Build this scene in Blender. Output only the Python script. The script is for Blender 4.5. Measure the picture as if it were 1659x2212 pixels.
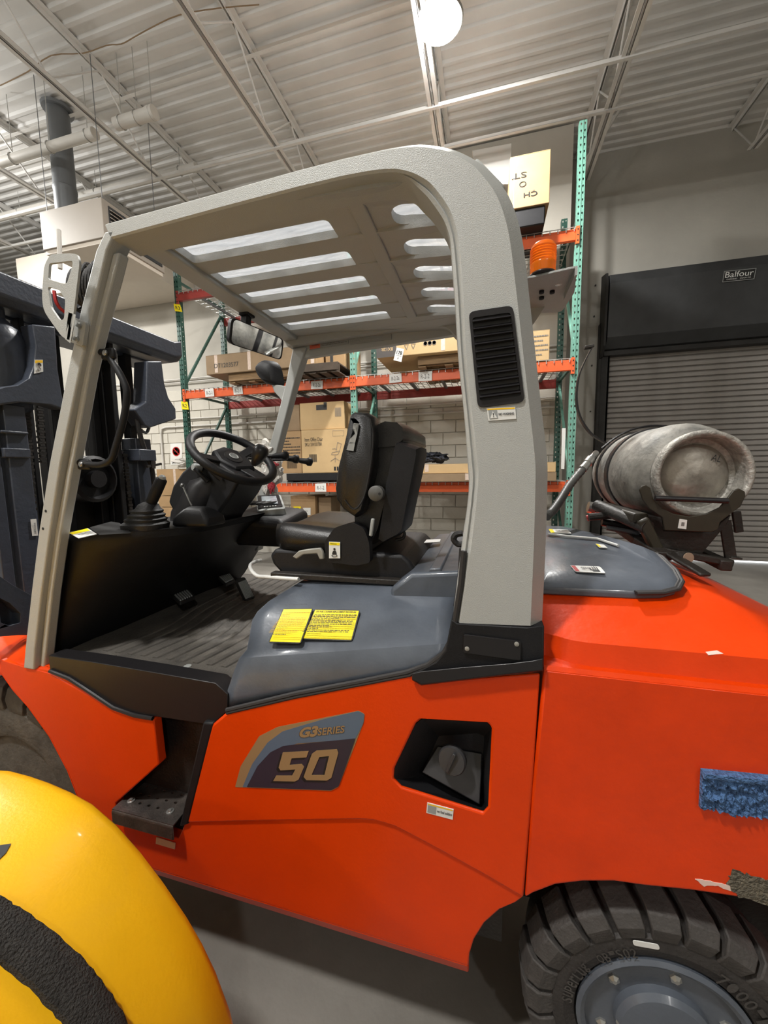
import bpy, bmesh, math, random
from mathutils import Vector, Matrix, noise
from mathutils.geometry import tessellate_polygon
from mathutils.bvhtree import BVHTree
random.seed(7)
for o in list(bpy.data.objects): bpy.data.objects.remove(o)
SC = bpy.context.scene
COL = SC.collection
PI = math.pi
H = 1.53                      # camera height above the warehouse floor
# ------------------------------------------------------------------ camera
F, CX, CY = 835.0, 829.5, 1106.0
RX = Vector((0.9661058, -0.01330263, 0.25780345))      # world axes seen from the camera
RY = Vector((0.25772566, 0.10670066, -0.96030852))
RZ = Vector((-0.01473317, 0.9942022, 0.10651255))
cam = bpy.data.cameras.new('camera'); camo = bpy.data.objects.new('camera', cam); COL.objects.link(camo)
M3 = Matrix((RX, RY, RZ))
camo.matrix_world = Matrix.Translation((0, 0, H)) @ M3.to_4x4()
cam.sensor_fit = 'HORIZONTAL'; cam.sensor_width = 36.0; cam.lens = F/1659*36
cam.clip_start = 0.02; cam.clip_end = 100
SC.camera = camo
# ------------------------------------------------------------------ world, exposure
w = bpy.data.worlds.new('world'); SC.world = w; w.use_nodes = True
w.node_tree.nodes['Background'].inputs[0].default_value = (0.80, 0.86, 1.0, 1)
w.node_tree.nodes['Background'].inputs[1].default_value = 0.05
SC.view_settings.view_transform = 'Standard'; SC.view_settings.look = 'None'
SC.view_settings.exposure = 0.0; SC.view_settings.gamma = 1.0
SC.view_settings.use_curve_mapping = False
# high-bay lamps: (x, y, z of the lens, watts)
LAMPS = [(-0.50, 4.15, 5.75, 400), (-4.4, 0.7, 5.75, 120), (-1.5, -0.9, 5.75, 190), (-7.6, 3.4, 5.75, 300), (-6.5, -4.6, 5.75, 220), (3.2, -4.6, 5.75, 110)]  # second entry is an added lamp, out of view, for more ambient light
LAMP_COL = (1.0, 0.98, 0.94)

# ------------------------------------------------------------------ measuring: a pixel's ray met with a plane of the place
def ray(px, py):
    c = Vector((px-CX, -(py-CY), -F)); return Vector((RX.dot(c), RY.dot(c), RZ.dot(c)))
def PY(px, py, y): r = ray(px, py)*1.0; r *= y/r.y; r.z += H; return r
def PX(px, py, x): r = ray(px, py)*1.0; r *= x/r.x; r.z += H; return r
def PZ(px, py, z): r = ray(px, py)*1.0; r *= (z-H)/r.z; r.z += H; return r

# ------------------------------------------------------------------ materials
def mat(name, col, rough=0.5, metal=0.0, var=0.0, vscale=6.0, bump=0.0, bscale=60.0, coat=0.0, col2=None, spec=0.5,
        trans=0.0, emit=0.0, ecol=None, aniso=None, stretch=None, alpha=1.0, croughvar=0.0):
    m = bpy.data.materials.new(name); m.use_nodes = True; nt = m.node_tree; b = nt.nodes['Principled BSDF']
    b.inputs['Base Color'].default_value = (*col, 1); b.inputs['Roughness'].default_value = rough
    b.inputs['Metallic'].default_value = metal; b.inputs['Specular IOR Level'].default_value = spec
    b.inputs['Coat Weight'].default_value = coat; b.inputs['Coat Roughness'].default_value = 0.08
    b.inputs['Transmission Weight'].default_value = trans
    b.inputs['Alpha'].default_value = alpha
    if emit: b.inputs['Emission Color'].default_value = (*(ecol or col), 1); b.inputs['Emission Strength'].default_value = emit
    tc = nt.nodes.new('ShaderNodeTexCoord'); src = tc.outputs['Object']
    if stretch:
        mp = nt.nodes.new('ShaderNodeMapping'); mp.inputs['Scale'].default_value = stretch
        nt.links.new(src, mp.inputs[0]); src = mp.outputs[0]
    if var or col2:
        n = nt.nodes.new('ShaderNodeTexNoise'); n.inputs['Scale'].default_value = vscale; n.inputs['Detail'].default_value = 6
        n.inputs['Roughness'].default_value = 0.6
        nt.links.new(src, n.inputs['Vector'])
        rp = nt.nodes.new('ShaderNodeValToRGB'); rp.color_ramp.elements[0].position = 0.3; rp.color_ramp.elements[1].position = 0.7
        c2 = col2 or tuple(max(0, c*(1-var)) for c in col)
        rp.color_ramp.elements[0].color = (*c2, 1); rp.color_ramp.elements[1].color = (*(col if col2 else tuple(min(1, c*(1+var*0.4)) for c in col)), 1)
        nt.links.new(n.outputs['Fac'], rp.inputs[0]); nt.links.new(rp.outputs[0], b.inputs['Base Color'])
        if croughvar:
            mr = nt.nodes.new('ShaderNodeMapRange'); mr.inputs['To Min'].default_value = rough-croughvar; mr.inputs['To Max'].default_value = rough+croughvar
            nt.links.new(n.outputs['Fac'], mr.inputs['Value']); nt.links.new(mr.outputs[0], b.inputs['Roughness'])
    if bump:
        n2 = nt.nodes.new('ShaderNodeTexNoise'); n2.inputs['Scale'].default_value = bscale; n2.inputs['Detail'].default_value = 3
        nt.links.new(src, n2.inputs['Vector'])
        bp = nt.nodes.new('ShaderNodeBump'); bp.inputs['Strength'].default_value = bump; bp.inputs['Distance'].default_value = 0.01
        nt.links.new(n2.outputs['Fac'], bp.inputs['Height']); nt.links.new(bp.outputs[0], b.inputs['Normal'])
    return m
M = {}
M['red'] = mat('red_orange_gloss_paint', (0.70, 0.047, 0.0), 0.40, spec=0.3, var=0.08, vscale=5, bump=0.05, bscale=120, coat=0.06, croughvar=0.08)
M['redcw'] = mat('red_orange_cast_paint', (0.70, 0.044, 0.0), 0.38, spec=0.3, var=0.12, vscale=9, bump=0.08, bscale=60, coat=0.15, croughvar=0.10)
M['hood'] = mat('slate_blue_paint', (0.085, 0.098, 0.120), 0.34, var=0.22, vscale=9, bump=0.05, bscale=120, coat=0.25, croughvar=0.12)
M['slate'] = mat('mast_slate_paint', (0.045, 0.053, 0.072), 0.38, var=0.25, vscale=6, bump=0.12, bscale=70)
M['guard'] = mat('guard_light_grey_textured_paint', (0.395, 0.402, 0.385), 0.42, var=0.04, vscale=5, bump=0.22, bscale=520)
M['black'] = mat('black_plastic', (0.010, 0.010, 0.0115), 0.50, spec=0.3, var=0.3, vscale=8, bump=0.12, bscale=400)
M['blackgloss'] = mat('black_smooth_plastic', (0.013, 0.012, 0.013), 0.36, spec=0.4, bump=0.02)
M['stepm'] = mat('black_step_lit_tone', (0.060, 0.050, 0.043), 0.42, col2=(0.020, 0.018, 0.017), vscale=20, bump=0.2, bscale=150)  # step colour lightened in place of light reaching the well
M['dusty'] = mat('dusty_tyre_rubber', (0.115, 0.105, 0.088), 0.8, col2=(0.05, 0.045, 0.038), vscale=12, bump=0.3, bscale=80)
M['vinyl'] = mat('black_seat_vinyl', (0.010, 0.0095, 0.0095), 0.34, bump=0.15, bscale=300, var=0.2)
M['rubber'] = mat('black_rubber', (0.016, 0.015, 0.015), 0.6, var=0.4, vscale=20, bump=0.2, bscale=150)
M['tyre'] = mat('tyre_rubber', (0.030, 0.026, 0.024), 0.62, var=0.35, vscale=14, bump=0.25, bscale=120)
M['mat'] = mat('dusty_floor_mat', (0.115, 0.103, 0.088), 0.62, col2=(0.035, 0.032, 0.029), vscale=7, bump=0.3, bscale=120)
M['steel'] = mat('bright_steel', (0.55, 0.55, 0.54), 0.3, 1.0)
M['zinc'] = mat('zinc_plate', (0.42, 0.42, 0.40), 0.35, 0.8)
M['whitepaint'] = mat('white_paint', (0.62, 0.62, 0.60), 0.35)
M['greyplastic'] = mat('grey_plastic', (0.30, 0.31, 0.30), 0.45)
M['darkplastic'] = mat('dark_grey_plastic', (0.075, 0.073, 0.068), 0.5)
M['beige'] = mat('beige_lever_plastic', (0.27, 0.26, 0.23), 0.45)
M['screen'] = mat('display_glass', (0.25, 0.28, 0.30), 0.12, emit=0.12, ecol=(0.6, 0.7, 0.75), coat=1.0)
M['mirror'] = mat('mirror_glass', (0.85, 0.87, 0.87), 0.02, 1.0)
M['amber'] = mat('amber_lens', (1.0, 0.22, 0.01), 0.18, trans=0.55, emit=0.10, ecol=(1.0, 0.25, 0.01))
M['yellow'] = mat('yellow_gloss_paint', (0.86, 0.45, 0.004), 0.38, var=0.06, vscale=3, bump=0.05, bscale=150, coat=0.2)
M['foam'] = mat('black_foam_strip', (0.030, 0.027, 0.024), 0.95, var=0.4, vscale=60, bump=1.0, bscale=260)
M['blue'] = mat('blue_torn_foam_tape', (0.085, 0.19, 0.40), 0.85, col2=(0.035, 0.080, 0.19), vscale=60, bump=1.2, bscale=120)
M['bare'] = mat('scraped_bare_iron', (0.20, 0.17, 0.12), 0.8, col2=(0.045, 0.040, 0.030), vscale=90, bump=1.2, bscale=160)
M['scuff'] = mat('pale_scuff', (0.75, 0.55, 0.48), 0.6)
M['alu'] = mat('dull_aluminium_cylinder', (0.34, 0.325, 0.29), 0.62, 0.30, col2=(0.13, 0.127, 0.118), vscale=16, bump=0.25, bscale=60, croughvar=0.08)
M['collar'] = mat('chipped_aluminium_collar', (0.46, 0.44, 0.40), 0.55, 0.4, col2=(0.22, 0.21, 0.19), vscale=60, bump=0.4, bscale=110)
M['aludisc'] = mat('dull_aluminium_end', (0.40, 0.37, 0.32), 0.45, 0.5, var=0.45, vscale=14, bump=0.15, bscale=60)
M['bracket'] = mat('black_bracket_steel', (0.018, 0.014, 0.011), 0.55, var=0.4, vscale=20, bump=0.2, bscale=120)
M['olive'] = mat('brown_olive_cradle_paint', (0.026, 0.020, 0.010), 0.5, var=0.4, vscale=10)
M['white'] = mat('white_sticker', (0.72, 0.72, 0.69), 0.45, var=0.04)
M['stickyel'] = mat('yellow_sticker', (0.90, 0.72, 0.005), 0.4, emit=0.0)
M['stickor'] = mat('orange_yellow_print', (0.85, 0.50, 0.01), 0.45)
M['stickred'] = mat('red_print', (0.42, 0.02, 0.02), 0.45)
M['sticksal'] = mat('salmon_print', (0.60, 0.12, 0.06), 0.45)
M['ink'] = mat('black_ink', (0.012, 0.012, 0.012), 0.5)
M['inkgrey'] = mat('grey_ink', (0.16, 0.15, 0.14), 0.5)
M['brownink'] = mat('brown_fine_print', (0.50, 0.30, 0.01), 0.5)
M['lug'] = mat('dusty_tread', (0.060, 0.054, 0.050), 0.7, var=0.35, vscale=14, bump=0.25, bscale=120)
M['filler'] = mat('grey_black_filler_plastic', (0.035, 0.034, 0.036), 0.38, spec=0.5)
M['gold'] = mat('gold_print', (0.30, 0.185, 0.085), 0.4)
M['copper'] = mat('dull_copper', (0.42, 0.30, 0.22), 0.45, 0.5)
M['decalblue'] = mat('slate_blue_print', (0.095, 0.135, 0.19), 0.35)
M['decaldark'] = mat('dark_navy_print', (0.030, 0.026, 0.040), 0.35)
M['green'] = mat('dark_green_rack_paint', (0.028, 0.090, 0.068), 0.42, var=0.3, vscale=12)
M['mint'] = mat('mint_green_rack_paint', (0.15, 0.34, 0.27), 0.42, var=0.15, vscale=12)
M['orange'] = mat('orange_beam_paint', (0.72, 0.115, 0.028), 0.42, var=0.12, vscale=10)
M['dkred'] = mat('dark_red_beam_paint', (0.30, 0.035, 0.028), 0.5, var=0.2, vscale=10)
M['wire'] = mat('galvanised_wire', (0.48, 0.48, 0.46), 0.4, 0.6)
M['carton'] = mat('brown_cardboard', (0.37, 0.235, 0.115), 0.8, var=0.12, vscale=5, bump=0.08, bscale=40)
M['carton2'] = mat('tan_cardboard', (0.52, 0.36, 0.18), 0.78, var=0.08, vscale=4, bump=0.06, bscale=40)
M['carton3'] = mat('grey_brown_cardboard', (0.26, 0.18, 0.105), 0.82, var=0.15, vscale=6)
M['cartondark'] = mat('dark_printed_cardboard', (0.065, 0.055, 0.050), 0.6, var=0.15)
M['tape'] = mat('packing_tape', (0.62, 0.50, 0.42), 0.3, var=0.2, vscale=30)
M['wood'] = mat('pallet_wood', (0.33, 0.21, 0.10), 0.8, col2=(0.16, 0.10, 0.055), vscale=5, stretch=(1, 14, 14), bump=0.2, bscale=40)
M['darkwood'] = mat('dark_pallet_wood', (0.075, 0.055, 0.040), 0.85, var=0.3, vscale=8)
M['film'] = mat('white_plastic_film', (0.66, 0.63, 0.58), 0.25, bump=0.5, bscale=14, trans=0.15)
M['pinkfilm'] = mat('red_printed_film', (0.36, 0.035, 0.045), 0.3, bump=0.4, bscale=18)
M['cloth'] = mat('navy_cloth', (0.012, 0.014, 0.022), 0.9)
M['blockw'] = mat('painted_block', (0.56, 0.53, 0.46), 0.75, var=0.10, vscale=4, bump=0.35, bscale=70)
M['plaster'] = mat('painted_plaster_wall', (0.50, 0.475, 0.42), 0.8, var=0.08, vscale=1.5, bump=0.12, bscale=30)
M['greywall'] = mat('door_wall_paint', (0.40, 0.385, 0.345), 0.8, var=0.12, vscale=1.2, bump=0.15, bscale=30)
M['deck'] = mat('white_painted_deck', (0.70, 0.695, 0.68), 0.6, var=0.10, vscale=1.5)
M['joist'] = mat('white_painted_joist', (0.70, 0.69, 0.67), 0.55, var=0.08)
M['pipe'] = mat('white_painted_pipe', (0.58, 0.56, 0.52), 0.5, var=0.06)
M['duct'] = mat('galvanised_duct', (0.155, 0.165, 0.175), 0.5, 0.3, var=0.12, vscale=3)
M['heater'] = mat('beige_enamel', (0.34, 0.30, 0.255), 0.5, var=0.06, vscale=2)
M['cream'] = mat('cream_enamel', (0.62, 0.56, 0.48), 0.6, var=0.04)
M['door'] = mat('grey_door_slat', (0.30, 0.28, 0.26), 0.5, 0.1, var=0.14, vscale=4)
M['doorhood'] = mat('dark_door_hood', (0.050, 0.052, 0.054), 0.5, 0.3, var=0.2, vscale=5)
M['doorguide'] = mat('door_guide_dark_steel', (0.035, 0.034, 0.033), 0.5, 0.4, var=0.3)
M['lamp'] = mat('lit_lamp_lens', (1, 1, 1), 0.5, emit=60.0, ecol=LAMP_COL)
M['lampbody'] = mat('lamp_housing', (0.5, 0.5, 0.48), 0.4, 0.5)
M['daylight'] = mat('daylight_gap', (1, 1, 1), 0.5, emit=3.5, ecol=(0.95, 0.98, 1.0))
M['gasket'] = mat('door_gasket', (0.02, 0.018, 0.018), 0.6)
# concrete floor
def concrete():
    m = mat('sealed_concrete', (0.25, 0.235, 0.21), 0.5, col2=(0.135, 0.125, 0.11), vscale=1.6, bump=0.12, bscale=50, croughvar=0.12)
    return m
M['floor'] = concrete()
# dirty translucent roof sheet: scratched polycarbonate
def sheet():
    m = bpy.data.materials.new('scratched_polycarbonate'); m.use_nodes = True; nt = m.node_tree; nt.nodes.clear()
    out = nt.nodes.new('ShaderNodeOutputMaterial'); mix = nt.nodes.new('ShaderNodeMixShader')
    tr = nt.nodes.new('ShaderNodeBsdfTransparent'); tl = nt.nodes.new('ShaderNodeBsdfTranslucent')
    tl.inputs[0].default_value = (0.36, 0.37, 0.385, 1)
    tc = nt.nodes.new('ShaderNodeTexCoord'); mp = nt.nodes.new('ShaderNodeMapping'); mp.inputs['Scale'].default_value = (3, 14, 1); mp.inputs['Rotation'].default_value = (0, 0, 0.6)
    n = nt.nodes.new('ShaderNodeTexNoise'); n.inputs['Scale'].default_value = 5; n.inputs['Detail'].default_value = 8
    rp = nt.nodes.new('ShaderNodeValToRGB'); rp.color_ramp.elements[0].position = 0.32; rp.color_ramp.elements[0].color = (.36,)*3+(1,)
    rp.color_ramp.elements[1].position = 0.72; rp.color_ramp.elements[1].color = (.9,)*3+(1,)
    nt.links.new(tc.outputs['Object'], mp.inputs[0]); nt.links.new(mp.outputs[0], n.inputs['Vector']); nt.links.new(n.outputs['Fac'], rp.inputs[0])
    nt.links.new(rp.outputs[0], mix.inputs[0]); nt.links.new(tr.outputs[0], mix.inputs[1]); nt.links.new(tl.outputs[0], mix.inputs[2])
    nt.links.new(mix.outputs[0], out.inputs[0]); return m
M['sheet'] = sheet()

# ------------------------------------------------------------------ mesh helpers
class MB:
    def __init__(s): s.v = []; s.f = []
    def add(s, vs, fs):
        n = len(s.v); s.v += [Vector(v) for v in vs]; s.f += [tuple(i+n for i in f) for f in fs]; return s
    def box(s, c, d, rot=None):
        c = Vector(c); x, y, z = [q/2 for q in d]
        vs = [Vector((a*x, b*y, e*z)) for a in (-1, 1) for b in (-1, 1) for e in (-1, 1)]
        if rot is not None: vs = [rot @ v for v in vs]
        return s.add([c+v for v in vs], [(0, 1, 3, 2), (4, 6, 7, 5), (0, 4, 5, 1), (2, 3, 7, 6), (0, 2, 6, 4), (1, 5, 7, 3)])
    def bx(s, x0, x1, y0, y1, z0, z1): return s.box(((x0+x1)/2, (y0+y1)/2, (z0+z1)/2), (abs(x1-x0), abs(y1-y0), abs(z1-z0)))
    def bar(s, a, b, w, t, up=(0, 0, 1)):
        a, b = Vector(a), Vector(b); d = (b-a); L = d.length; d.normalize(); u = Vector(up)
        if abs(u.dot(d)) > .98: u = Vector((1, 0, 0))
        sx = d.cross(u).normalized(); uz = sx.cross(d).normalized()
        return s.box((a+b)/2, (L, w, t), Matrix((d, sx, uz)).transposed())
    def loft(s, secs, closed=True, caps=True):
        n = len(secs[0]); vs = [p for q in secs for p in q]; fs = []
        for i in range(len(secs)-1):
            for j in range(n if closed else n-1):
                k = (j+1) % n; fs.append((i*n+j, i*n+k, (i+1)*n+k, (i+1)*n+j))
        if caps and closed: fs.append(tuple(range(n))[::-1]); fs.append(tuple((len(secs)-1)*n+j for j in range(n)))
        return s.add(vs, fs)
    def tube(s, pts, r, n=10, caps=True):
        pts = [Vector(p) for p in pts]; rs = r if isinstance(r, (list, tuple)) else [r]*len(pts)
        t0 = (pts[1]-pts[0]).normalized(); u = t0.orthogonal().normalized(); secs = []
        for i, p in enumerate(pts):
            t = ((pts[min(i+1, len(pts)-1)]-pts[max(i-1, 0)])).normalized()
            u = (u-t*u.dot(t)).normalized(); v = t.cross(u)
            secs.append([p+(u*math.cos(a)+v*math.sin(a))*rs[i] for a in [2*PI*k/n for k in range(n)]])
        return s.loft(secs, True, caps)
    def lathe(s, c, axis, prof, n=24, ref=None, a0=0, a1=2*PI):
        c = Vector(c); ax = Vector(axis).normalized(); u = (Vector(ref) if ref else ax.orthogonal()).normalized(); v = ax.cross(u)
        full = abs(a1-a0-2*PI) < 1e-6; m = n if full else n+1; secs = []
        for r, h in prof: secs.append([c+ax*h+(u*math.cos(a)+v*math.sin(a))*r for a in [a0+(a1-a0)*k/n for k in range(m)]])
        return s.loft(secs, full, full)
    def prism(s, outer, d, holes=()):
        """planar polygon (with holes) extruded by vector d"""
        loops = [[Vector(p) for p in outer]]+[[Vector(p) for p in h] for h in holes]
        tri = tessellate_polygon(loops); flat = [p for l in loops for p in l]; n = len(flat); d = Vector(d)
        fs = [tuple(t) for t in tri]+[tuple(i+n for i in t[::-1]) for t in tri]; k = 0
        for l in loops:
            m = len(l)
            for i in range(m): fs.append((k+i, k+(i+1) % m, n+k+(i+1) % m, n+k+i))
            k += m
        return s.add(flat+[p+d for p in flat], fs)
    def sphere(s, c, r, n=14, sq=(1, 1, 1)):
        c = Vector(c); secs = []
        for i in range(n//2+1):
            a = -PI/2+PI*i/(n//2); rr = max(1e-4, math.cos(a))
            secs.append([c+Vector((r*sq[0]*rr*math.cos(2*PI*k/n), r*sq[1]*rr*math.sin(2*PI*k/n), r*sq[2]*math.sin(a))) for k in range(n)])
        return s.loft(secs)
    def xf(s, m): s.v = [m @ v for v in s.v]; return s
def smooth(pts, k=3, closed=False):
    """Catmull-Rom through points"""
    P = [Vector(p) for p in pts]; n = len(P); out = []
    rng = range(n if closed else n-1)
    for i in rng:
        a = P[(i-1) % n] if closed or i > 0 else P[0]; b = P[i]; c = P[(i+1) % n]; d = P[(i+2) % n] if closed or i < n-2 else P[n-1]
        for j in range(k):
            t = j/k; out.append(0.5*((2*b)+(c-a)*t+(2*a-5*b+4*c-d)*t*t+(3*b-a-3*c+d)*t**3))
    if not closed: out.append(P[-1])
    return out
def rpoly(pts, r, k=4):
    """round the corners of a planar polygon"""
    P = [Vector(p) for p in pts]; n = len(P); out = []
    for i in range(n):
        a, b, c = P[i-1], P[i], P[(i+1) % n]; r0 = r[i] if isinstance(r, (list, tuple)) else r
        d1 = min(r0, (a-b).length*.45); d2 = min(r0, (c-b).length*.45)
        p = b+(a-b).normalized()*d1; q = b+(c-b).normalized()*d2
        if r0 <= 0: out.append(b); continue
        for j in range(k+1):
            t = j/k; out.append(p*(1-t)**2+b*2*t*(1-t)+q*t*t)
    return out
def meshobj(name, v, f, m, parent=None, bevel=0, seg=2, angle=0.6, smoothed=True, loc=None):
    me = bpy.data.meshes.new(name)
    lo = Vector([min(p[i] for p in v) for i in range(3)]); hi = Vector([max(p[i] for p in v) for i in range(3)])
    org = Vector(loc) if loc is not None else Vector(((lo.x+hi.x)/2, (lo.y+hi.y)/2, lo.z))
    me.from_pydata([p-org for p in v], [], f); me.validate()
    bm = bmesh.new(); bm.from_mesh(me); bmesh.ops.recalc_face_normals(bm, faces=bm.faces); bm.to_mesh(me); bm.free()
    if smoothed: me.shade_smooth(); me.set_sharp_from_angle(angle=angle)
    me.materials.append(m); o = bpy.data.objects.new(name, me); COL.objects.link(o)
    setparent(o, parent, org)
    if bevel:
        b = o.modifiers.new('bevel', 'BEVEL'); b.width = bevel; b.segments = seg; b.limit_method = 'ANGLE'; b.angle_limit = 0.7
    return o
WL = {}
def setparent(o, parent, org):
    WL[o.name] = Vector(org)
    if parent: o.parent = parent; o.location = Vector(org)-WL[parent.name]
    else: o.location = org
def ob(name, mb, m, parent=None, **k): return meshobj(name, mb.v, mb.f, M[m] if isinstance(m, str) else m, parent, **k)
def share(src, parent, org, rot=None, m=None):
    o = src.copy(); COL.objects.link(o); setparent(o, parent, org)
    if rot is not None: o.rotation_euler = rot
    return o
def tag(o, label=None, cat=None, group=None, kind=None):
    if label: o['label'] = label
    if cat: o['category'] = cat
    if group: o['group'] = group
    if kind: o['kind'] = kind
    return o
def empty(name, loc, label, cat, group=None):
    o = bpy.data.objects.new(name, None); COL.objects.link(o); o.location = loc; WL[o.name] = Vector(loc); o.empty_display_size = .1
    return tag(o, label, cat, group)
FONT = {}
def text_geo(s, bold=0.0):
    key = (s, bold)
    if key in FONT: return FONT[key]
    c = bpy.data.curves.new('t', 'FONT'); c.body = s; c.size = 1; c.resolution_u = 3; c.offset = bold
    o = bpy.data.objects.new('t', c); COL.objects.link(o)
    dg = bpy.context.evaluated_depsgraph_get(); me = bpy.data.meshes.new_from_object(o.evaluated_get(dg))
    v = [Vector((p.co.x, p.co.y, 0)) for p in me.vertices]; f = [tuple(p.vertices) for p in me.polygons]
    bpy.data.objects.remove(o); bpy.data.meshes.remove(me); bpy.data.curves.remove(c)
    FONT[key] = (v, f); return v, f
def quadmap(q, u, v):
    """q: top-left, top-right, bottom-right, bottom-left; u right, v up"""
    tl, tr, br, bl = q; return (bl*(1-u)+br*u)*(1-v)+(tl*(1-u)+tr*u)*v
def text_q(mb, s, q, rect=(0, 0, 1, 1), bold=0.0, off=Vector((0, 0, 0)), italic=0):
    """letters fitted in the u-v rectangle of a quad"""
    v, f = text_geo(s, bold)
    if not v: return
    x0 = min(p.x for p in v); x1 = max(p.x for p in v); y0 = min(0, min(p.y for p in v)); y1 = max(p.y for p in v)
    vs = []
    for p in v:
        a = (p.x-x0)/(x1-x0); b = (p.y-y0)/(y1-y0); a += italic*(b-.5)
        vs.append(quadmap(q, rect[0]+(rect[2]-rect[0])*a, rect[1]+(rect[3]-rect[1])*b)+off)
    mb.add(vs, f)
def qnorm(q):
    n = (q[1]-q[0]).cross(q[3]-q[0]).normalized(); c = sum(q, Vector())/4
    return n if n.dot(Vector((0, 0, H))-c) > 0 else -n
def sticker(parent, q, m='white', prints=(), name='sticker', label=None, th=0.0012, r=0.0, texts=(), inkname='lettering'):
    """thin plate on quad q; prints: (material,(u0,v0,u1,v1)); texts: (string, rect, material, bold)"""
    q = [Vector(p) for p in q]; n = (q[2]-q[0]).cross(q[3]-q[1]).normalized(); c0 = sum(q, Vector())/4; O_c = Vector((0, 0, H))
    n = n if n.dot(O_c-c0) > 0 else -n
    q = [O_c+(p-O_c)*((c0-O_c).dot(n)/(p-O_c).dot(n)) for p in q]
    mb = MB(); poly = rpoly(q, r) if r else q
    mb.prism([p+n*th for p in poly], -n*th*1.5)
    s = ob(name, mb, m, parent, smoothed=False)
    if label: s['label'] = label
    groups = {}
    k = 1
    for mt, (a, b, c, d) in prints:
        g = groups.setdefault(mt, MB()); e = n*(th+0.0003+0.00015*k); k += 1
        g.add([quadmap(q, a, b)+e, quadmap(q, c, b)+e, quadmap(q, c, d)+e, quadmap(q, a, d)+e], [(0, 1, 2, 3)])
    for (st, rect, mt, bold) in texts:
        g = groups.setdefault(mt+'#t', MB()); text_q(g, st, q, rect, bold, n*(th+0.0012))
    for mt, g in groups.items():
        if g.v: ob('lettering' if '#t' in mt or mt in ('ink', 'inkgrey') else 'print', g, mt.split('#')[0], s, smoothed=False)
    return s
def lines(n, u0=.06, u1=.94, v0=.1, v1=.8, h=.35, m='ink', seed=1, dense=.85):
    """rows of word-like dashes too small to read"""
    R = random.Random(seed); out = []
    for i in range(n):
        v = v1-(v1-v0)*(i+.5)/n; u = u0; end = u1 if R.random() < .7 else u0+(u1-u0)*R.uniform(.3, .8); hh = (v1-v0)/n*h/2
        while u < end:
            L = R.uniform(.02, .09); out.append((m, (u, v-hh, min(u+L, end), v+hh))); u += L+.014
    return out
# ================================================================== THE ROOM
def lampunit(x, y, z, W):
    L = empty('high_bay_lamp', (x, y, z), '', 'lamp', 'high bay lamps')
    mb = MB().lathe((x, y, z), (0, 0, 1), [(0.215, 0.0), (0.225, 0.02), (0.20, 0.07), (0.12, 0.11), (0.09, 0.13), (0.09, 0.24), (0.03, 0.26)], 28)
    ob('housing', mb, 'lampbody', L)
    ob('lens', MB().lathe((x, y, z-0.012), (0, 0, 1), [(0.200, 0.0), (0.205, 0.011)], 28), 'lamp', L)
    for k in range(10):
        a = 2*PI*k/10; c = Vector((x+.11*math.cos(a), y+.11*math.sin(a), z+.17)); 
        ob('cooling_fin', MB().box(c, (.05, .006, .09), Matrix.Rotation(a, 3, 'Z')), 'lampbody', L)
    ob('hanging_rod', MB().tube([(x, y, z+.25), (x, y, 6.33)], .006, 6), 'wire', L)
    ld = bpy.data.lights.new('lamp_light', 'AREA'); ld.shape = 'DISK'; ld.size = 0.38; ld.energy = W; ld.color = LAMP_COL; ld.spread = PI
    lo = bpy.data.objects.new('lamp_light', ld); COL.objects.link(lo); lo.parent = L; lo.location = (0, 0, -.03)
    ld2 = bpy.data.lights.new('ceiling_fill_light', 'POINT'); ld2.energy = W*(0.07 if y > 4 else 0.5); ld2.color = LAMP_COL; ld2.shadow_soft_size = .12  # added point light under the lens, brightens the ceiling
    l2 = bpy.data.objects.new('ceiling_fill_light', ld2); COL.objects.link(l2); l2.parent = L; l2.location = (0, 0.0, -.20)
    return L
LL = ['lit round high bay lamp hanging from the white ceiling above the forklift roof', 'round lamp added out of view over the aisle left of the camera',
      'round high bay lamp behind the camera above the aisle', 'round high bay lamp far left over the mast side',
      'round high bay lamp behind the camera at far left', 'round high bay lamp behind the camera at far right']
for a, l in zip(LAMPS, LL): lampunit(*a)['label'] = l

tag(ob('floor', MB().bx(-16, 8, -7, 13, -.1, 0), 'floor'), kind='structure')
YW, YD, XJ, ZC = 6.5, 7.19, 1.11, 6.35
wb = tag(ob('wall_back', MB().bx(-11.5, XJ, YW, YW+.25, 0, 3.30).bx(-7.6, XJ, YW, YW+.25, 3.30, ZC).bx(-11.5, -7.6, YW, YW+.25, 3.3, 4.35).bx(XJ-.25, XJ, YW+.25, YD, 0, ZC), 'plaster', smoothed=False), kind='structure')
wd = tag(ob('wall_right_bay', MB().bx(XJ-.25, 1.83, YD, YD+.25, 0, ZC).bx(1.83, 8, YD, YD+.25, 4.02, ZC).bx(6.0, 8, YD, YD+.25, 0, 4.02), 'greywall', smoothed=False), kind='structure')
tag(ob('wall_left', MB().bx(-16.2, -16, -7, 13, 0, ZC), 'plaster', smoothed=False), kind='structure')
tag(ob('wall_right', MB().bx(8, 8.2, -7, 13, 0, ZC), 'plaster', smoothed=False), kind='structure')
tag(ob('wall_front', MB().bx(-16, 8, -7.2, -7, 0, ZC), 'plaster', smoothed=False), kind='structure')
tag(ob('wall_far', MB().bx(-16, 8, 13, 13.2, 0, ZC), 'doorhood', smoothed=False), kind='structure')  # dark colour stands in for the unlit room beyond the opening
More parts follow.
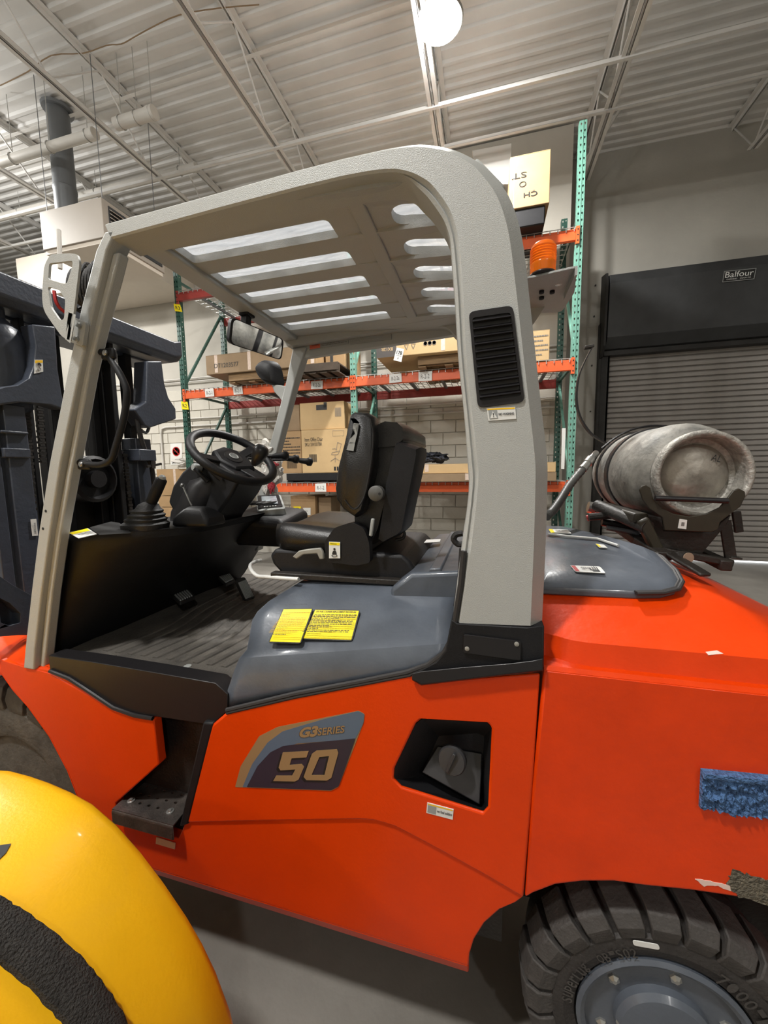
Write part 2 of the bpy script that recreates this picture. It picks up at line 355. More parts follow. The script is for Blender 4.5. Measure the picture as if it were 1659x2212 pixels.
# painted blocks below the conduit line
blk = MB().box((0, 0, 0.0), (.394, .03, .191)); first = None; bz0 = .61
for r in range(13):
    for c in range(20):
        x = XJ-.2-.4064*c-(.2032 if r % 2 else 0); 
        if x > XJ-.19: continue
        org = (x, YW-.004-random.uniform(0, .0015), bz0+.2032*r)
        if first is None:
            first = ob('block', MB().box((org[0], org[1], org[2]), (.394, .03, .191)), 'blockw', wb, bevel=.004, loc=org)
        else: share(first, wb, org)
# ceiling deck: ribs run along x
mb = MB(); prof = []; y = -7.0
while y < 13: prof += [(y, ZC), (y+.038, ZC), (y+.055, ZC+.026), (y+.135, ZC+.026)]; y += .1524
mb.loft([[Vector((x, a, b)) for a, b in prof] for x in (-16, 8)], closed=False, caps=False)
mb.bx(-16, 8, -7, 13, ZC+.06, ZC+.12)
ce = tag(ob('ceiling', mb, 'deck', smoothed=False), kind='structure')
# open web joists along y
JX = [-10.4, -8.45, -6.5, -4.54, -2.69, -.66, 1.32, 3.33, 5.3]
ZB = 5.69
def joist(x):
    mb = MB()
    for s in (-1, 1):
        mb.bx(x+s*.012, x+s*.070, -7, YW if x < XJ else YD, ZC-.008, ZC-.001); mb.bx(x+s*.012, x+s*.017, -7, YW if x < XJ else YD, ZC-.06, ZC)
        mb.bx(x+s*.012, x+s*.060, -7, YW-.5 if x < XJ else YD-.5, ZB, ZB+.006); mb.bx(x+s*.012, x+s*.017, -7, YW-.5 if x < XJ else YD-.5, ZB, ZB+.055)
    j = ob('roof_joist', mb, 'joist', ce, smoothed=False)
    wbm = MB(); y = (YW if x < XJ else YD)-.02; up = True; pts = [(x, y, ZC-.03)]
    y -= .5
    while y > -6.5: pts.append((x, y, ZB+.02)); y -= .62; pts.append((x, y, ZC-.02)); y -= .62
    for a, b in zip(pts, pts[1:]): wbm.tube([a, b], .011, 6)
    ob('web_rods', wbm, 'joist', j)
for x in JX: joist(x)
for y, z in [(-3.2, ZB-.01), (1.0, ZB-.01), (4.93, ZB-.012), (5.53, ZB-.012)]:
    ob('bridging_bar', MB().bx(-16, 8, y-.018, y+.018, z-.003, z+.003).bx(-16, 8, y-.018, y-.013, z, z+.035), 'joist', ce, smoothed=False)
for y in (4.42, 2.2): ob('bridging_bar', MB().bx(-16, 8, y-.02, y+.02, ZC-.075, ZC-.07), 'joist', ce, smoothed=False)
# sagging ceiling cable
cb = [PZ(*p, 6.30) for p in [(0, 185), (60, 155), (110, 120), (180, 115), (230, 98), (262, 95), (290, 80), (330, 58), (388, 32), (470, 18), (560, 10)]]
tag(ob('ceiling_cable', MB().tube(smooth(cb, 3), .006, 6), 'carton3'), 'thin brown cable sagging across the white ceiling ribs, above left', 'cable')
# vent pipes (white round tubes) hanging below the ceiling at left
def vpipe(p0, p1, z, r, label):
    a = PZ(*p0, z); b = PZ(*p1, z); b.y = a.y = (a.y+b.y)/2
    if a.x < -9.0: a.x = -9.0
    o = empty('vent_tube', (a+b)/2, label, 'pipe', 'white vent tubes under the ceiling'); WL[o.name] = (a+b)/2
    ob('tube', MB().tube([a, b], r, 16), 'pipe', o)
    ob('end_cap', MB().lathe(b, (1, 0, 0), [(r*1.12, -.09), (r*1.14, .0), (r*.92, .002), (r*.9, -.05)], 16), 'pipe', o)
    for t in (.15, .55, .93):
        c = a.lerp(b, t); ob('hanger', MB().tube([(c.x, c.y, c.z+r), (c.x, c.y, ZC)], .004, 6).tube([(c.x, c.y+(r+.006)*math.sin(q), c.z+(r+.006)*math.cos(q)) for q in [2*PI*k/12 for k in range(13)]], .006, 5), 'wire', o)
vpipe((0, 352), (205, 288), 5.60, .055, 'white round vent tube crossing in front of the grey duct')
vpipe((250, 268), (335, 243), 5.62, .062, 'short white tube with an open end below the ceiling joist')
vpipe((0, 480), (415, 350), 6.02, .055, 'long white tube running just above the beige heater box')
# heater with duct
hy0 = 3.9
a = PY(85, 460, hy0); b = PY(218, 425, hy0); c = PY(85+5, 545, hy0)
hx0, hx1, hz0, hz1 = a.x, b.x, c.z, b.z
ht = empty('unit_heater', ((hx0+hx1)/2, hy0+.5, hz0), 'beige box heater hanging from the ceiling under a grey duct', 'heater')
ob('casing', MB().bx(hx0, hx1, hy0, hy0+.9, hz0+.02, hz1), 'heater', ht, bevel=.006)
ob('bottom_pan', MB().bx(hx0+.02, hx1-.02, hy0+.02, hy0+.88, hz0-.03, hz0+.02), 'cream', ht)
ob('louvre_panel', MB().bx(hx1, hx1+.01, hy0+.08, hy0+.85, hz0+.08, hz1-.05), 'doorhood', ht)
for k in range(6):
    z = hz0+.12+(hz1-hz0-.2)*k/6; ob('louvre', MB().box((hx1+.02, hy0+.46, z+.03), (.05, .74, .008), Matrix.Rotation(.6, 3, 'Y')), 'heater', ht)
dx, dy = PY(135, 350, hy0+.45).x, hy0+.45
ob('duct', MB().lathe((dx, dy, hz1-.02), (0, 0, 1), [(.13, 0), (.13, .55), (.136, .56), (.136, .60), (.128, .61), (.128, ZC-hz1)], 26), 'duct', ht)
ob('duct_flange', MB().lathe((dx, dy, ZC-.05), (0, 0, 1), [(.17, 0), (.18, .03), (.13, .045)], 18), 'duct', ht)
for s, t in ((hx0+.05, hy0+.06), (hx1-.05, hy0+.06), (hx0+.05, hy0+.84), (hx1-.05, hy0+.84)):
    ob('hanging_rod', MB().tube([(s, t, hz1), (s, t, ZC)], .004, 6), 'duct', ht)
# cream soffit on the back wall behind the heater
q0 = PY(336, 596, 5.6); q1 = PY(60, 560, 5.6)
tag(ob('wall_soffit', MB().bx(q1.x-.3, q0.x, 5.6, YW-.01, q0.z, q0.z+.72), 'cream', smoothed=False), 'cream boxed soffit on the back wall left of the rack', 'soffit')
# conduits on the block wall
def condu(pts, r, label):
    return tag(ob('wall_conduit', MB().tube(pts, r, 8), 'pipe'), label, 'pipe')
zc1 = PY(400, 819, 6.47).z; zc2 = PY(400, 826, 6.47).z; zc3 = PY(420, 904, 6.47).z; zc4 = PY(440, 919, 6.47).z
yw = YW-.045
condu([(-9, yw, zc1), (XJ-.05, yw, zc1)], .016, 'upper of two thin conduits along the wall above the painted blocks')
condu([(-9, yw, zc2), (XJ-.05, yw, zc2)], .012, 'lower of two thin conduits along the wall above the painted blocks')
condu([(-9, yw, zc3), (XJ-.05, yw, zc3)], .012, 'painted conduit on the blocks just above the one with the bend')
p = PY(352, 1000, 6.45)
condu([(p.x, yw, .6), (p.x, yw, zc4-.12), (p.x+.03, yw, zc4-.03), (p.x+.12, yw, zc4), (XJ-.05, yw, zc4)], .018, 'painted conduit with a rounded bend above the no smoking sign')
def loomline(ps, y, r, label, m='pipe'):
    tag(ob('wall_pipe', MB().tube([PY(*p, y) for p in ps], r, 8), m), label, 'pipe')
loomline([(1340, 235), (1300, 300), (1268, 340), (1258, 385), (1256, 470), (1252, 640), (1243, 900), (1231, 1140)], YW-.06, .020, 'white pipe running down the wall edge right of the mint upright')
loomline([(1257, 560), (1251, 650), (1245, 745)], YW-.12, .014, 'dark conduit beside the white pipe at the wall edge', 'inkgrey')
# no smoking sign
sg = empty('wall_sign', PY(380, 975, YW-.03), 'white no smoking sign on the block wall left of the green upright', 'sign')
q = [PY(*p, YW-.024) for p in [(368, 958), (393, 957), (394, 1004), (369, 1004)]]
s = sticker(sg, q, 'white', name='sign_plate', texts=[('NO', (.38, .18, .62, .27), 'ink', .01), ('SMOKING', (.1, .05, .9, .15), 'ink', .01)])
cc = quadmap(q, .5, .62); rr = (q[1]-q[0]).length*.33; e = Vector((0, -.004, 0))
ob('ring', MB().lathe(cc+e, (0, 1, 0), [(rr, 0), (rr, .001), (rr*.8, .001), (rr*.8, 0)], 24).bar(cc+e+Vector((-rr*.62, 0, rr*.62)), cc+e+Vector((rr*.62, 0, -rr*.62)), .003, rr*.2), 'stickred', s, smoothed=False)
ob('cigarette', MB().bar(cc+e*.8+Vector((-rr*.55, 0, 0)), cc+e*.8+Vector((rr*.5, 0, 0)), .002, rr*.2).bar(cc+e*.8+Vector((rr*.45, 0, .01)), cc+e*.8+Vector((rr*.3, 0, rr*.5)), .002, rr*.08), 'ink', s, smoothed=False)
# ------------------------------------------------------------------ roll-up door
dz0, dz1, dx0, dx1 = 0.02, 4.0, 1.86, 5.9
d = empty('door_1', (3.9, YD+.1, 0), 'grey steel roll-up door at the right', 'door'); d['kind'] = 'structure'
del d['category']
pit = .083; sl = MB()
prof = [(0, 0), (-.022, .010), (-.026, .036), (-.022, .063), (0, .073), (.008, .078), (.008, .083)]
sec = [[Vector((x, YD+.05+a, b)) for a, b in prof]+[Vector((x, YD+.075, .083)), Vector((x, YD+.075, 0))] for x in (dx0-.05, dx1+.05)]
m0 = MB().loft(sec); s0 = None; z = .09
while z < 3.55:
    if s0 is None: s0 = ob('slat', MB().loft([[p+Vector((0, 0, z)) for p in q] for q in sec]), 'door', d, angle=.5); o0 = WL[s0.name].copy(); z0 = z
    else: share(s0, d, (o0.x, o0.y, o0.z+z-z0))
    z += pit
ob('bottom_bar', MB().bx(dx0-.05, dx1+.05, YD+.03, YD+.09, .035, .09), 'door', d, bevel=.004)
ob('daylight_gap', MB().bx(dx0, dx1, YD+.10, YD+.12, .002, .034), 'daylight', d)
ob('guide_rail', MB().bx(dx0-.17, dx0, YD-.07, YD+.02, 0, dz1-.2).bx(dx0-.17, dx0-.13, YD-.11, YD, 0, dz1-.2).bx(dx0-.03, dx0, YD-.07, YD+.1, 0, 3.5), 'doorguide', d, bevel=.004)
ob('guide_rail', MB().bx(dx1, dx1+.17, YD-.07, YD+.02, 0, dz1-.2), 'doorguide', d, bevel=.004)
hz = PY(1320, 592, YD-.30).z
hp = [(-.02, 3.36), (-.16, 3.38), (-.30, 3.52), (-.32, hz-.14), (-.27, hz), (-.02, hz+.06)]
hx = PY(1316, 640, YD-.3).x
ob('hood', MB().loft([[Vector((x, YD+a, b)) for a, b in hp] for x in (hx, dx1+.2)]), 'doorhood', d, bevel=.006, angle=.3)
ob('end_bracket', MB().prism([(hx-.02, YD+a*1.02, b+(.03 if b > 3.6 else -.12)) for a, b in hp], (-.03, 0, 0)), 'doorguide', d)
ob('lintel_strip', MB().bx(hx, dx1+.1, YD-.12, YD+.02, 3.29, 3.37), 'doorguide', d, bevel=.01)
q = [PY(*p, YD-.325) for p in [(1564, 586), (1634, 579), (1629, 603), (1560, 610)]]
s = sticker(d, q, 'ink', name='name_plate', label='dark nameplate with white script lettering', texts=[('Balfour', (.06, .38, .94, .9), 'white', .0), ('OVERHEAD', (.12, .16, .45, .27), 'white', 0), ('DOOR CO', (.55, .16, .88, .27), 'white', 0)],
            prints=[('greyplastic', (0, .95, 1, 1)), ('greyplastic', (0, 0, 1, .05)), ('greyplastic', (0, 0, .02, 1)), ('greyplastic', (.98, 0, 1, 1))])
for px, py in [(1286, 617), (1283, 684), (1278, 790), (1275, 889)]:
    c = PY(px, py, YD-.005); ob('wall_anchor', MB().lathe(c, (0, 1, 0), [(.012, -.02), (.012, 0)], 8), 'doorguide', wd)

# ================================================================== THE RACK
RYF, RYB = 5.20, 6.30
UX = [-4.66, -1.85, .945]      # left edges of the upright faces
rk = empty('pallet_rack', (-1.85, 5.7, 0), 'green and orange pallet rack of two bays against the block wall', 'rack')
def holes(mb, O, U, V, nu, nv, cw, ch, hw, hh):
    U = Vector(U); V = Vector(V); O = Vector(O)
    hexa = [(-.5, .28), (-.22, .5), (.22, .5), (.5, .28), (.22, -.5), (-.22, -.5)]
    for i in range(nu):
        for j in range(nv):
            c = O+U*(cw*(i+.5))+V*(ch*(j+.5))
            o = [c+U*a*cw+V*b*ch for a, b in [(-.5, .28), (-.5, .5), (.5, .5), (.5, .28), (.5, -.5), (-.5, -.5)]]
            h = [c+U*a*hw+V*b*hh for a, b in hexa]
            mb.add(o+h, [(k, (k+1) % 6, 6+(k+1) % 6, 6+k) for k in range(6)])
def upright(x, y, z1, m, back=False, camside=1):
    W, D = .078, .072; n = int(z1/.072); mb = MB(); f = y if not back else y
    holes(mb, (x, y, 0), (1, 0, 0), (0, 0, 1), 2, n, W/2, .072, .017, .026)
    for sx in (x, x+W): holes(mb, (sx, y, 0), (0, 1, 0), (0, 0, 1), 1, n, D, .072, .011, .014)
    h = n*.072
    mb.bx(x, x+.018, y+D-.002, y+D, 0, h); mb.bx(x+W-.018, x+W, y+D-.002, y+D, 0, h); mb.bx(x+W/2-.004, x+W/2+.004, y-.004, y, 0, h)
    o = ob('upright', mb, m, rk, smoothed=False)
    ob('foot_plate', MB().bx(x-.03, x+W+.03, y-.03, y+.13, 0, .01), m, o)
    return o
tops = [PY(1247, 289, RYF).z, PY(1205, 420, RYB).z]
for i, x in enumerate(UX):
    m = ['green', 'mint', 'mint'][i]; mb2 = 'green'
    upright(x, RYF, [4.95, 5.1, 5.42][i], m); upright(x, RYB-.07, [4.9, 4.9, min(tops[1], 5.0)][i], mb2)
    ya, yb = RYF+.06, RYB-.06
    for z in (.15, 1.30, 2.78, 4.45): ob('brace', MB().bar((x+.04, ya, z), (x+.04, yb, z), .03, .035), 'green', rk)
    for k, (zr, zfz) in enumerate(((1.25, .2), (2.72, 1.38), (4.32, 2.93), (4.95, 4.55))):
        if k < 3: ob('brace', MB().bar((x+.04, yb, zr), (x+.04, ya, zfz), .03, .035), 'mint' if i > 0 and k in (1, 2) else 'green', rk)
LEV = [(1.36, 'R1'), (2.815, 'R2'), (4.27, 'R3')]
for li, (z, nm) in enumerate(LEV):
    for b in range(2):
        x0, x1 = UX[b]+.078, UX[b+1]
        for (y, m) in ((RYF-.012, 'dkred' if (li == 2 and b == 0) else 'orange'), (RYB-.05, 'dkred')):
            fr = y < 5.5; s = 1 if fr else -1
            mb = MB(); xa, xb = x0-.0, x1+.0
            y0 = y; y1 = y+.05
            mb.bx(xa, xb, y0, y1, z-.125, z-.035)
            mb.bx(xa, xb, y0+(.012 if fr else 0), y1-(0 if fr else .012), z-.035, z-.0)
            bo = ob('beam', mb, m, rk, smoothed=False, bevel=.003)
            for (ex, sgn) in ((x0, -1), (x1, 1)):
                cm = MB().bx(ex-.004 if sgn < 0 else ex, ex if sgn < 0 else ex+.004, y0-.004, y1, z-.17, z+.02)
                cm.bx(min(ex, ex+sgn*.038), max(ex, ex+sgn*.038), y0-.007, y0-.001, z-.17, z+.02)
                cn = ob('beam_connector', cm, m, bo, smoothed=False)
                if fr:
                    rv = MB()
                    for k in range(3): rv.lathe((ex+sgn*.020, y0-.0075, z-.135+.06*k), (0, -1, 0), [(.008, 0), (.008, .002), (.001, .003)], 8)
                    ob('connector_pins', rv, 'bracket', bo)
        # wire deck with ends folded over the front beam
        mb = MB(); n = int((x1-x0)/.085); r = .0035
        for k in range(n+1):
            x = x0+.02+(x1-x0-.04)*k/n; mb.bx(x-r, x+r, RYF-.022, RYB-.01, z, z+.007); mb.bx(x-r, x+r, RYF-.022, RYF-.014, z-.034, z+.007)
        for k in range(10):
            y = RYF-.02+1.08*k/9; mb.bx(x0+.01, x1-.01, y-r, y+r, z+.007, z+.013)
        tag(ob('wire_deck', mb, 'wire', rk, smoothed=False), kind='stuff')
        for k in range(6):
            x = x0+.22+(x1-x0-.44)*k/5
            if li > 0: ob('deck_channel', MB().bx(x-.02, x+.02, RYF+.04, RYB-.05, z-.03, z-.002), 'duct', rk)
def rtag(ps, text, m='white', label=None, y=RYF-.028, rect=(.18, .25, .82, .72)):
    q = [PY(*p, y) for p in ps]; return sticker(rk, q, m, name='level_tag', label=label, texts=[(text, rect, 'ink' if m != 'white' else 'inkgrey', .01)])
rtag([(375, 656), (389, 658), (394, 674), (378, 672)], 'R3', 'stickyel', 'yellow tag reading R3', RYF-.01)
rtag([(391, 867), (405, 868), (408, 885), (393, 884)], 'R2', 'stickyel', 'yellow tag reading R2', RYF-.01)
for ps, t in [([(442, 841), (461, 839), (463, 856), (444, 858)], 'R-2-1'), ([(503, 836), (523, 834), (525, 851), (505, 853)], 'R-2-1'),
              ([(672, 824), (697, 822), (697, 840), (672, 841)], 'R-2-2a'), ([(841, 809), (867, 806), (868, 825), (841, 828)], 'R-2-2a'),
              ([(904, 804), (933, 801), (933, 822), (904, 824)], 'R-2-2'), ([(681, 1045), (704, 1044), (705, 1062), (681, 1062)], 'R-1-2')]:
    rtag(ps, t)

# ------------------------------------------------------------------ loads on the rack
def pallet(x0, x1, y0, y1, z, label, m='wood', h=.13):
    p = empty('wooden_pallet', ((x0+x1)/2, (y0+y1)/2, z), label, 'pallet', 'wooden pallets in the rack')
    for k in range(3):
        y = y0+.02+(y1-y0-.06)*k/2; ob('stringer', MB().bx(x0, x1, y, y+.04, z+.018, z+h-.02), m, p, bevel=.002)
    n = 6
    for k in range(n):
        x = x0+(x1-x0-.1)*k/(n-1); ob('deck_board', MB().bx(x, x+.10, y0, y1, z+h-.019, z+h), m, p, bevel=.002)
    for k in range(4):
        x = x0+(x1-x0-.1)*k/3; ob('bottom_board', MB().bx(x, x+.10, y0, y1, z, z+.017), m, p, bevel=.002)
    ob('front_board', MB().bx(x0, x1, y0-.012, y0, z+h-.10, z+h), m, p, bevel=.002)
    return p
def carton(x0, x1, y0, y1, z0, z1, label, m='carton', group='cartons on and beside the rack', tapes=((.0, .5),), shear=0, texts=(), prints=(), open_=False, tilt=0):
    o = empty('carton', ((x0+x1)/2, (y0+y1)/2, z0), label, 'carton', group)
    c = Vector(((x0+x1)/2, (y0+y1)/2, 0)); R = Matrix.Rotation(tilt, 4, 'Z'); T = Matrix.Translation(c) @ R @ Matrix.Translation(-c)
    ob('box', MB().bx(x0, x1, y0, y1, z0, z1).xf(T), m, o, bevel=.006, smoothed=False)
    ob('top_flaps', MB().bx(x0+.003, x1-.003, y0, (y0+y1)/2-.003, z1, z1+.005).bx(x0+.003, x1-.003, (y0+y1)/2+.003, y1, z1, z1+.005).xf(T), m, o)
    for (t, wd_) in tapes:
        xm = x0+(x1-x0)*wd_; ob('tape', MB().bx(xm-.025, xm+.025, y0-.0015, y0+.002, z0+.02, z1-.0).bx(xm-.025, xm+.025, y0, y1, z1+.003, z1+.007).xf(T), 'tape', o)
    if texts or prints:
        q = [T @ Vector(p)+Vector((0, -.0025, 0)) for p in ((x0, y0, z1), (x1, y0, z1), (x1, y0, z0), (x0, y0, z0))]
        g = {}
        for mt, (a, b, cc_, dd) in prints: g.setdefault(mt, MB()).add([quadmap(q, a, b), quadmap(q, cc_, b), quadmap(q, cc_, dd), quadmap(q, a, dd)], [(0, 1, 2, 3)])
        for (s, rect, mt, bold) in texts: text_q(g.setdefault(mt+'#', MB()), s, q, rect, bold, Vector((0, -.0012, 0)))
        for k, v in g.items(): ob('lettering' if '#' in k else 'print', v, k.strip('#'), o, smoothed=False)
    return o
def pxbox(pl, pr, pt, pb, y):   # -> x0,x1,z0,z1 of a front face seen at pixels
    a = PY(pl, (pt+pb)/2, y); b = PY(pr, (pt+pb)/2, y); m_ = (pl+pr)/2
    return a.x, b.x, PY(m_, pb, y).z, PY(m_, pt, y).z
T1, T2, T3 = 1.375, 2.83, 4.285
# upper left bay, level two
x0, x1, _, _ = pxbox(503, 645, 800, 830, 5.15)
pallet(x0, x1, 5.06, 6.1, T2, 'pale wooden pallet under the long brown carton')
a, b, c_, d_ = pxbox(447, 640, 768, 810, 5.02)
carton(a, b, 5.0, 5.9, T2+.135, T2+.40, 'long brown carton marked with a number on the left pallet of the middle shelf', 'carton3', tapes=((0, .12), (0, .5)), texts=[('DT1203577', (.10, .32, .38, .55), 'ink', 0)])
x0, x1, _, _ = pxbox(664, 750, 790, 830, 5.2)
pallet(x0, x1-.02, 4.92, 6.0, T2, 'dark wooden pallet under the open brown cartons beside the mint upright', 'darkwood')
a, b, _, _ = pxbox(655, 698, 760, 800, 5.2)
carton(a, b, 4.98, 5.7, T2+.135, T2+.55, 'brown carton with pale tape behind the far roof post', 'carton', tapes=((0, .35), (0, .8)))
a, b, _, _ = pxbox(703, 745, 755, 800, 5.2)
carton(a, b, 5.20, 5.9, T2+.135, T2+.60, 'brown carton with a dark strap next to the mint middle upright', 'carton', tapes=(), prints=[('ink', (.25, 0, .40, 1))])
# upper right bay, level two
x0, x1, _, _ = pxbox(907, 1100, 780, 805, 5.2)
pallet(x0, x1, 5.06, 6.1, T2, 'worn wooden pallet under the carton with upside down print')
a, b, _, _ = pxbox(815, 1000, 750, 795, 4.98)
zb = T2+.135
q8 = carton(a, b, 4.95, 6.0, zb, zb+.34, 'long tan carton with a dark end and upside down print on the middle shelf', 'carton2', tapes=((0, .78),),
   prints=[('cartondark', (0, .0, .24, 1)), ('sticksal', (.085, .55, .16, .8)), ('inkgrey', (.36, .50, .366, .80)), ('inkgrey', (.36, .50, .42, .515)), ('inkgrey', (.36, .785, .42, .80)), ('inkgrey', (.414, .5, .42, .8)),
           ('inkgrey', (.45, .50, .456, .80)), ('inkgrey', (.45, .50, .51, .515)), ('inkgrey', (.45, .785, .51, .80)), ('inkgrey', (.504, .5, .51, .8)), ('inkgrey', (.38, .57, .388, .74)), ('inkgrey', (.395, .57, .403, .74)), ('inkgrey', (.473, .57, .487, .74))],
   texts=[('8X12ft', (.20, .34, .06, .22), 'carton2', .01), ('1/3', (.150, .76, .095, .60), 'cartondark', .01), ('CHERY', (.70, .66, .55, .56), 'inkgrey', .01), ('Made in PRC', (.70, .86, .55, .78), 'inkgrey', 0)])
tr = MB(); qq = [(a, 4.95-.003, zb+.34), (b, 4.95-.003, zb+.34), (b, 4.95-.003, zb), (a, 4.95-.003, zb)]; qq = [Vector(p) for p in qq]
for u in (.36, .44):
    for s0_, s1_ in (((u-.025, .40), (u+.025, .40)), ((u+.025, .40), (u, .22)), ((u, .22), (u-.025, .40))): tr.bar(quadmap(qq, *s0_), quadmap(qq, *s1_), .001, .005)
for u in (.58, .63, .68): tr.lathe(quadmap(qq, u, .36), (0, 1, 0), [(.026, 0), (.026, .001), (.021, .001), (.021, 0)], 14)
ob('print', tr, 'inkgrey', q8)
q = [PY(*p, 4.93) for p in [(857, 751), (873, 754), (867, 782), (850, 778)]]
sticker(q8, q, 'white', name='sale_tag', label='white lot tag reading 178', texts=[('178', (.14, .50, .86, .80), 'ink', .03), ('6', (.42, .14, .56, .32), 'ink', 0)], prints=lines(1, .15, .85, .38, .46, seed=3))
a, b, c_, d_ = pxbox(1125, 1187, 716, 776, 5.20)
carton(a, b, 5.19, 5.9, T2, d_, 'small tan carton with fine print at the right end of the middle shelf', 'carton2', tapes=(), prints=lines(5, .45, .95, .12, .9, h=.3, m='inkgrey', seed=5))
# top right level three
a, b, c_, d_ = pxbox(1100, 1186, 345, 492, 5.05)
zt = c_+.04
carton(a, b, 5.0, 5.8, T3+.20, PY(1180, 332, 5.05).z, 'big tan carton with upside down lettering on the top shelf', 'carton', tapes=(),
   prints=[('white', (.10, .0, .12, 1))], texts=[('ST', (.42, .68, .05, .57), 'ink', .0), ('O', (.42, .50, .24, .39), 'ink', 0), ('CH', (.70, .27, .36, .18), 'ink', .01), ('EL', (.62, .31, .42, .285), 'inkgrey', 0)])
tag(ob('tray', MB().bx(a+.05, b-.04, 5.02, 5.75, T3, T3+.195), 'black', bevel=.012), 'dark crate under the big tan carton on the top shelf', 'crate')
# white board behind the roof corner
bq = [PY(*p, 4.7) for p in [(1020, 325), (1105, 309), (1104, 370), (1098, 398), (1035, 398)]]
bz = [p for p in bq]
tag(ob('white_board', MB().prism([Vector((p.x, 5.30, H+(p.z-H)*5.30/4.7)) if False else Vector((p.x*5.86/4.7, 5.86, H+(p.z-H)*5.86/4.7)) for p in bq]+[], (0, .2, 0)), 'whitepaint', bevel=.004),
    'white board leaning on the top shelf beside the big tan carton', 'board')
_lo = PY(1060, 400, 5.86).z
tag(ob('wooden_block', MB().bx(PY(1030, 400, 5.9).x, PY(1085, 400, 5.9).x, 5.87, 6.05, T3, _lo-.05), 'darkwood', bevel=.004), 'dark timber block under the white board on the top shelf', 'block')
# level one left: office chair cartons
x0, x1, _, _ = pxbox(622, 750, 1022, 1045, 5.22)
pallet(x0, x1, 5.19, 6.1, T1, 'black pallet under the tan office chair cartons', 'black')
z1b = T1+.135; z1t = PY(700, 928, 5.22).z; z2t = PY(700, 868, 5.22).z
a, b = PY(652, 980, 5.22).x, PY(750, 980, 5.22).x
sp = carton(a, b, 5.22, 5.9, z1b, z1t, 'tan carton printed with an office chair drawing and barcode', 'carton2', tapes=(),
   texts=[('Item: Office Chair', (.08, .74, .48, .83), 'ink', .0), ('SKU: SW1037BR', (.08, .63, .46, .71), 'ink', 0)],
   prints=[('inkgrey', (.70, .96, .94, .965)), ('inkgrey', (.70, .84, .94, .845)), ('inkgrey', (.70, .84, .703, .965)), ('inkgrey', (.937, .84, .94, .965)), ('ink', (.71, .05, .75, .14)), ('ink', (.77, .05, .80, .14)), ('ink', (.83, .05, .86, .14))]
   + [('ink', (.17+.012*k, .26, .17+.012*k+(.006 if k % 3 else .009), .44)) for k in range(14)])
qq = [Vector(p) for p in ((a, 5.217, z1t), (b, 5.217, z1t), (b, 5.217, z1b), (a, 5.217, z1b))]
dr = MB()
ch = [[(.68, .47), (.84, .50), (.88, .66), (.80, .70), (.77, .52)], [(.68, .47), (.66, .42), (.80, .42), (.84, .50)], [(.74, .42), (.74, .34)], [(.74, .34), (.64, .27)], [(.74, .34), (.84, .27)], [(.74, .34), (.74, .24)], [(.68, .55), (.74, .56), (.78, .52)]]
for c in ch:
    for s_, e_ in zip(c, c[1:]): dr.bar(quadmap(qq, *s_), quadmap(qq, *e_), .001, .005)
ob('print', dr, 'inkgrey', sp)
a2, b2 = PY(606, 980, 5.24).x, a-.015
carton(a2, b2, 5.24, 5.9, z1b, PY(630, 932, 5.24).z, 'narrow tan carton with lines of print and barcode left of the chair carton', 'carton', tapes=(),
   prints=lines(6, .12, .95, .45, .88, h=.35, seed=9)+[('ink', (.3+.04*k, .12, .3+.04*k+.02, .32)) for k in range(12)])
carton(PY(646, 890, 5.24).x, PY(741, 890, 5.24).x, 5.26, 5.9, z1t+.01, z2t, 'plain tan carton with a barcode on top of the chair carton', 'carton2', tapes=(),
   prints=[('ink', (.38, .72, .62, .92)), ('ink', (.55, .8, .62, 1.0))]+[('inkgrey', (.80+.014*k, .45, .80+.014*k+.007, .78)) for k in range(10)], tilt=.02)
carton(PY(612, 890, 5.24).x, PY(646, 890, 5.24).x-.015, 5.28, 5.9, PY(630, 932, 5.24).z+.012, z2t-.01, 'brown carton standing on the narrow printed carton', 'carton3', tapes=())
# level one right: flat cartons and cloth
a, b = PY(868, 1010, 5.1).x, .80
carton(a, b, 5.04, 5.9, T1, T1+.10, 'flat brown carton lying on the lower shelf of the right bay', 'carton3', tapes=((0, .45),))
carton(a+.12, b, 5.10, 5.9, T1+.108, T1+.225, 'flat tan carton lying on top of the flat brown one', 'carton2', tapes=((0, .12), (0, .62)))
def crumple(name, c, r, sq, m, amp, fs, seed, parent=None, sub=4):
    bm = bmesh.new(); bmesh.ops.create_icosphere(bm, subdivisions=sub, radius=1)
    for v in bm.verts:
        n = v.co.normalized(); d_ = noise.noise(n*fs+Vector((seed, 0, 0)))*amp+noise.noise(n*fs*2.7+Vector((0, seed, 0)))*amp*.6
        v.co = Vector((n.x*sq[0], n.y*sq[1], n.z*sq[2]))*r*(1+d_)
    v = [x.co+Vector(c) for x in bm.verts]; f = [tuple(x.index for x in q.verts) for q in bm.faces]; bm.free()
    return meshobj(name, v, f, M[m], parent, angle=.5)
p = PY(938, 998, 5.4); tag(crumple('folded_cloth', (p.x, 5.4, T1+.32), .16, (1.0, .8, .42), 'cloth', .6, 2, 4), 'dark navy cloth heaped on the flat cartons of the right bay', 'cloth')
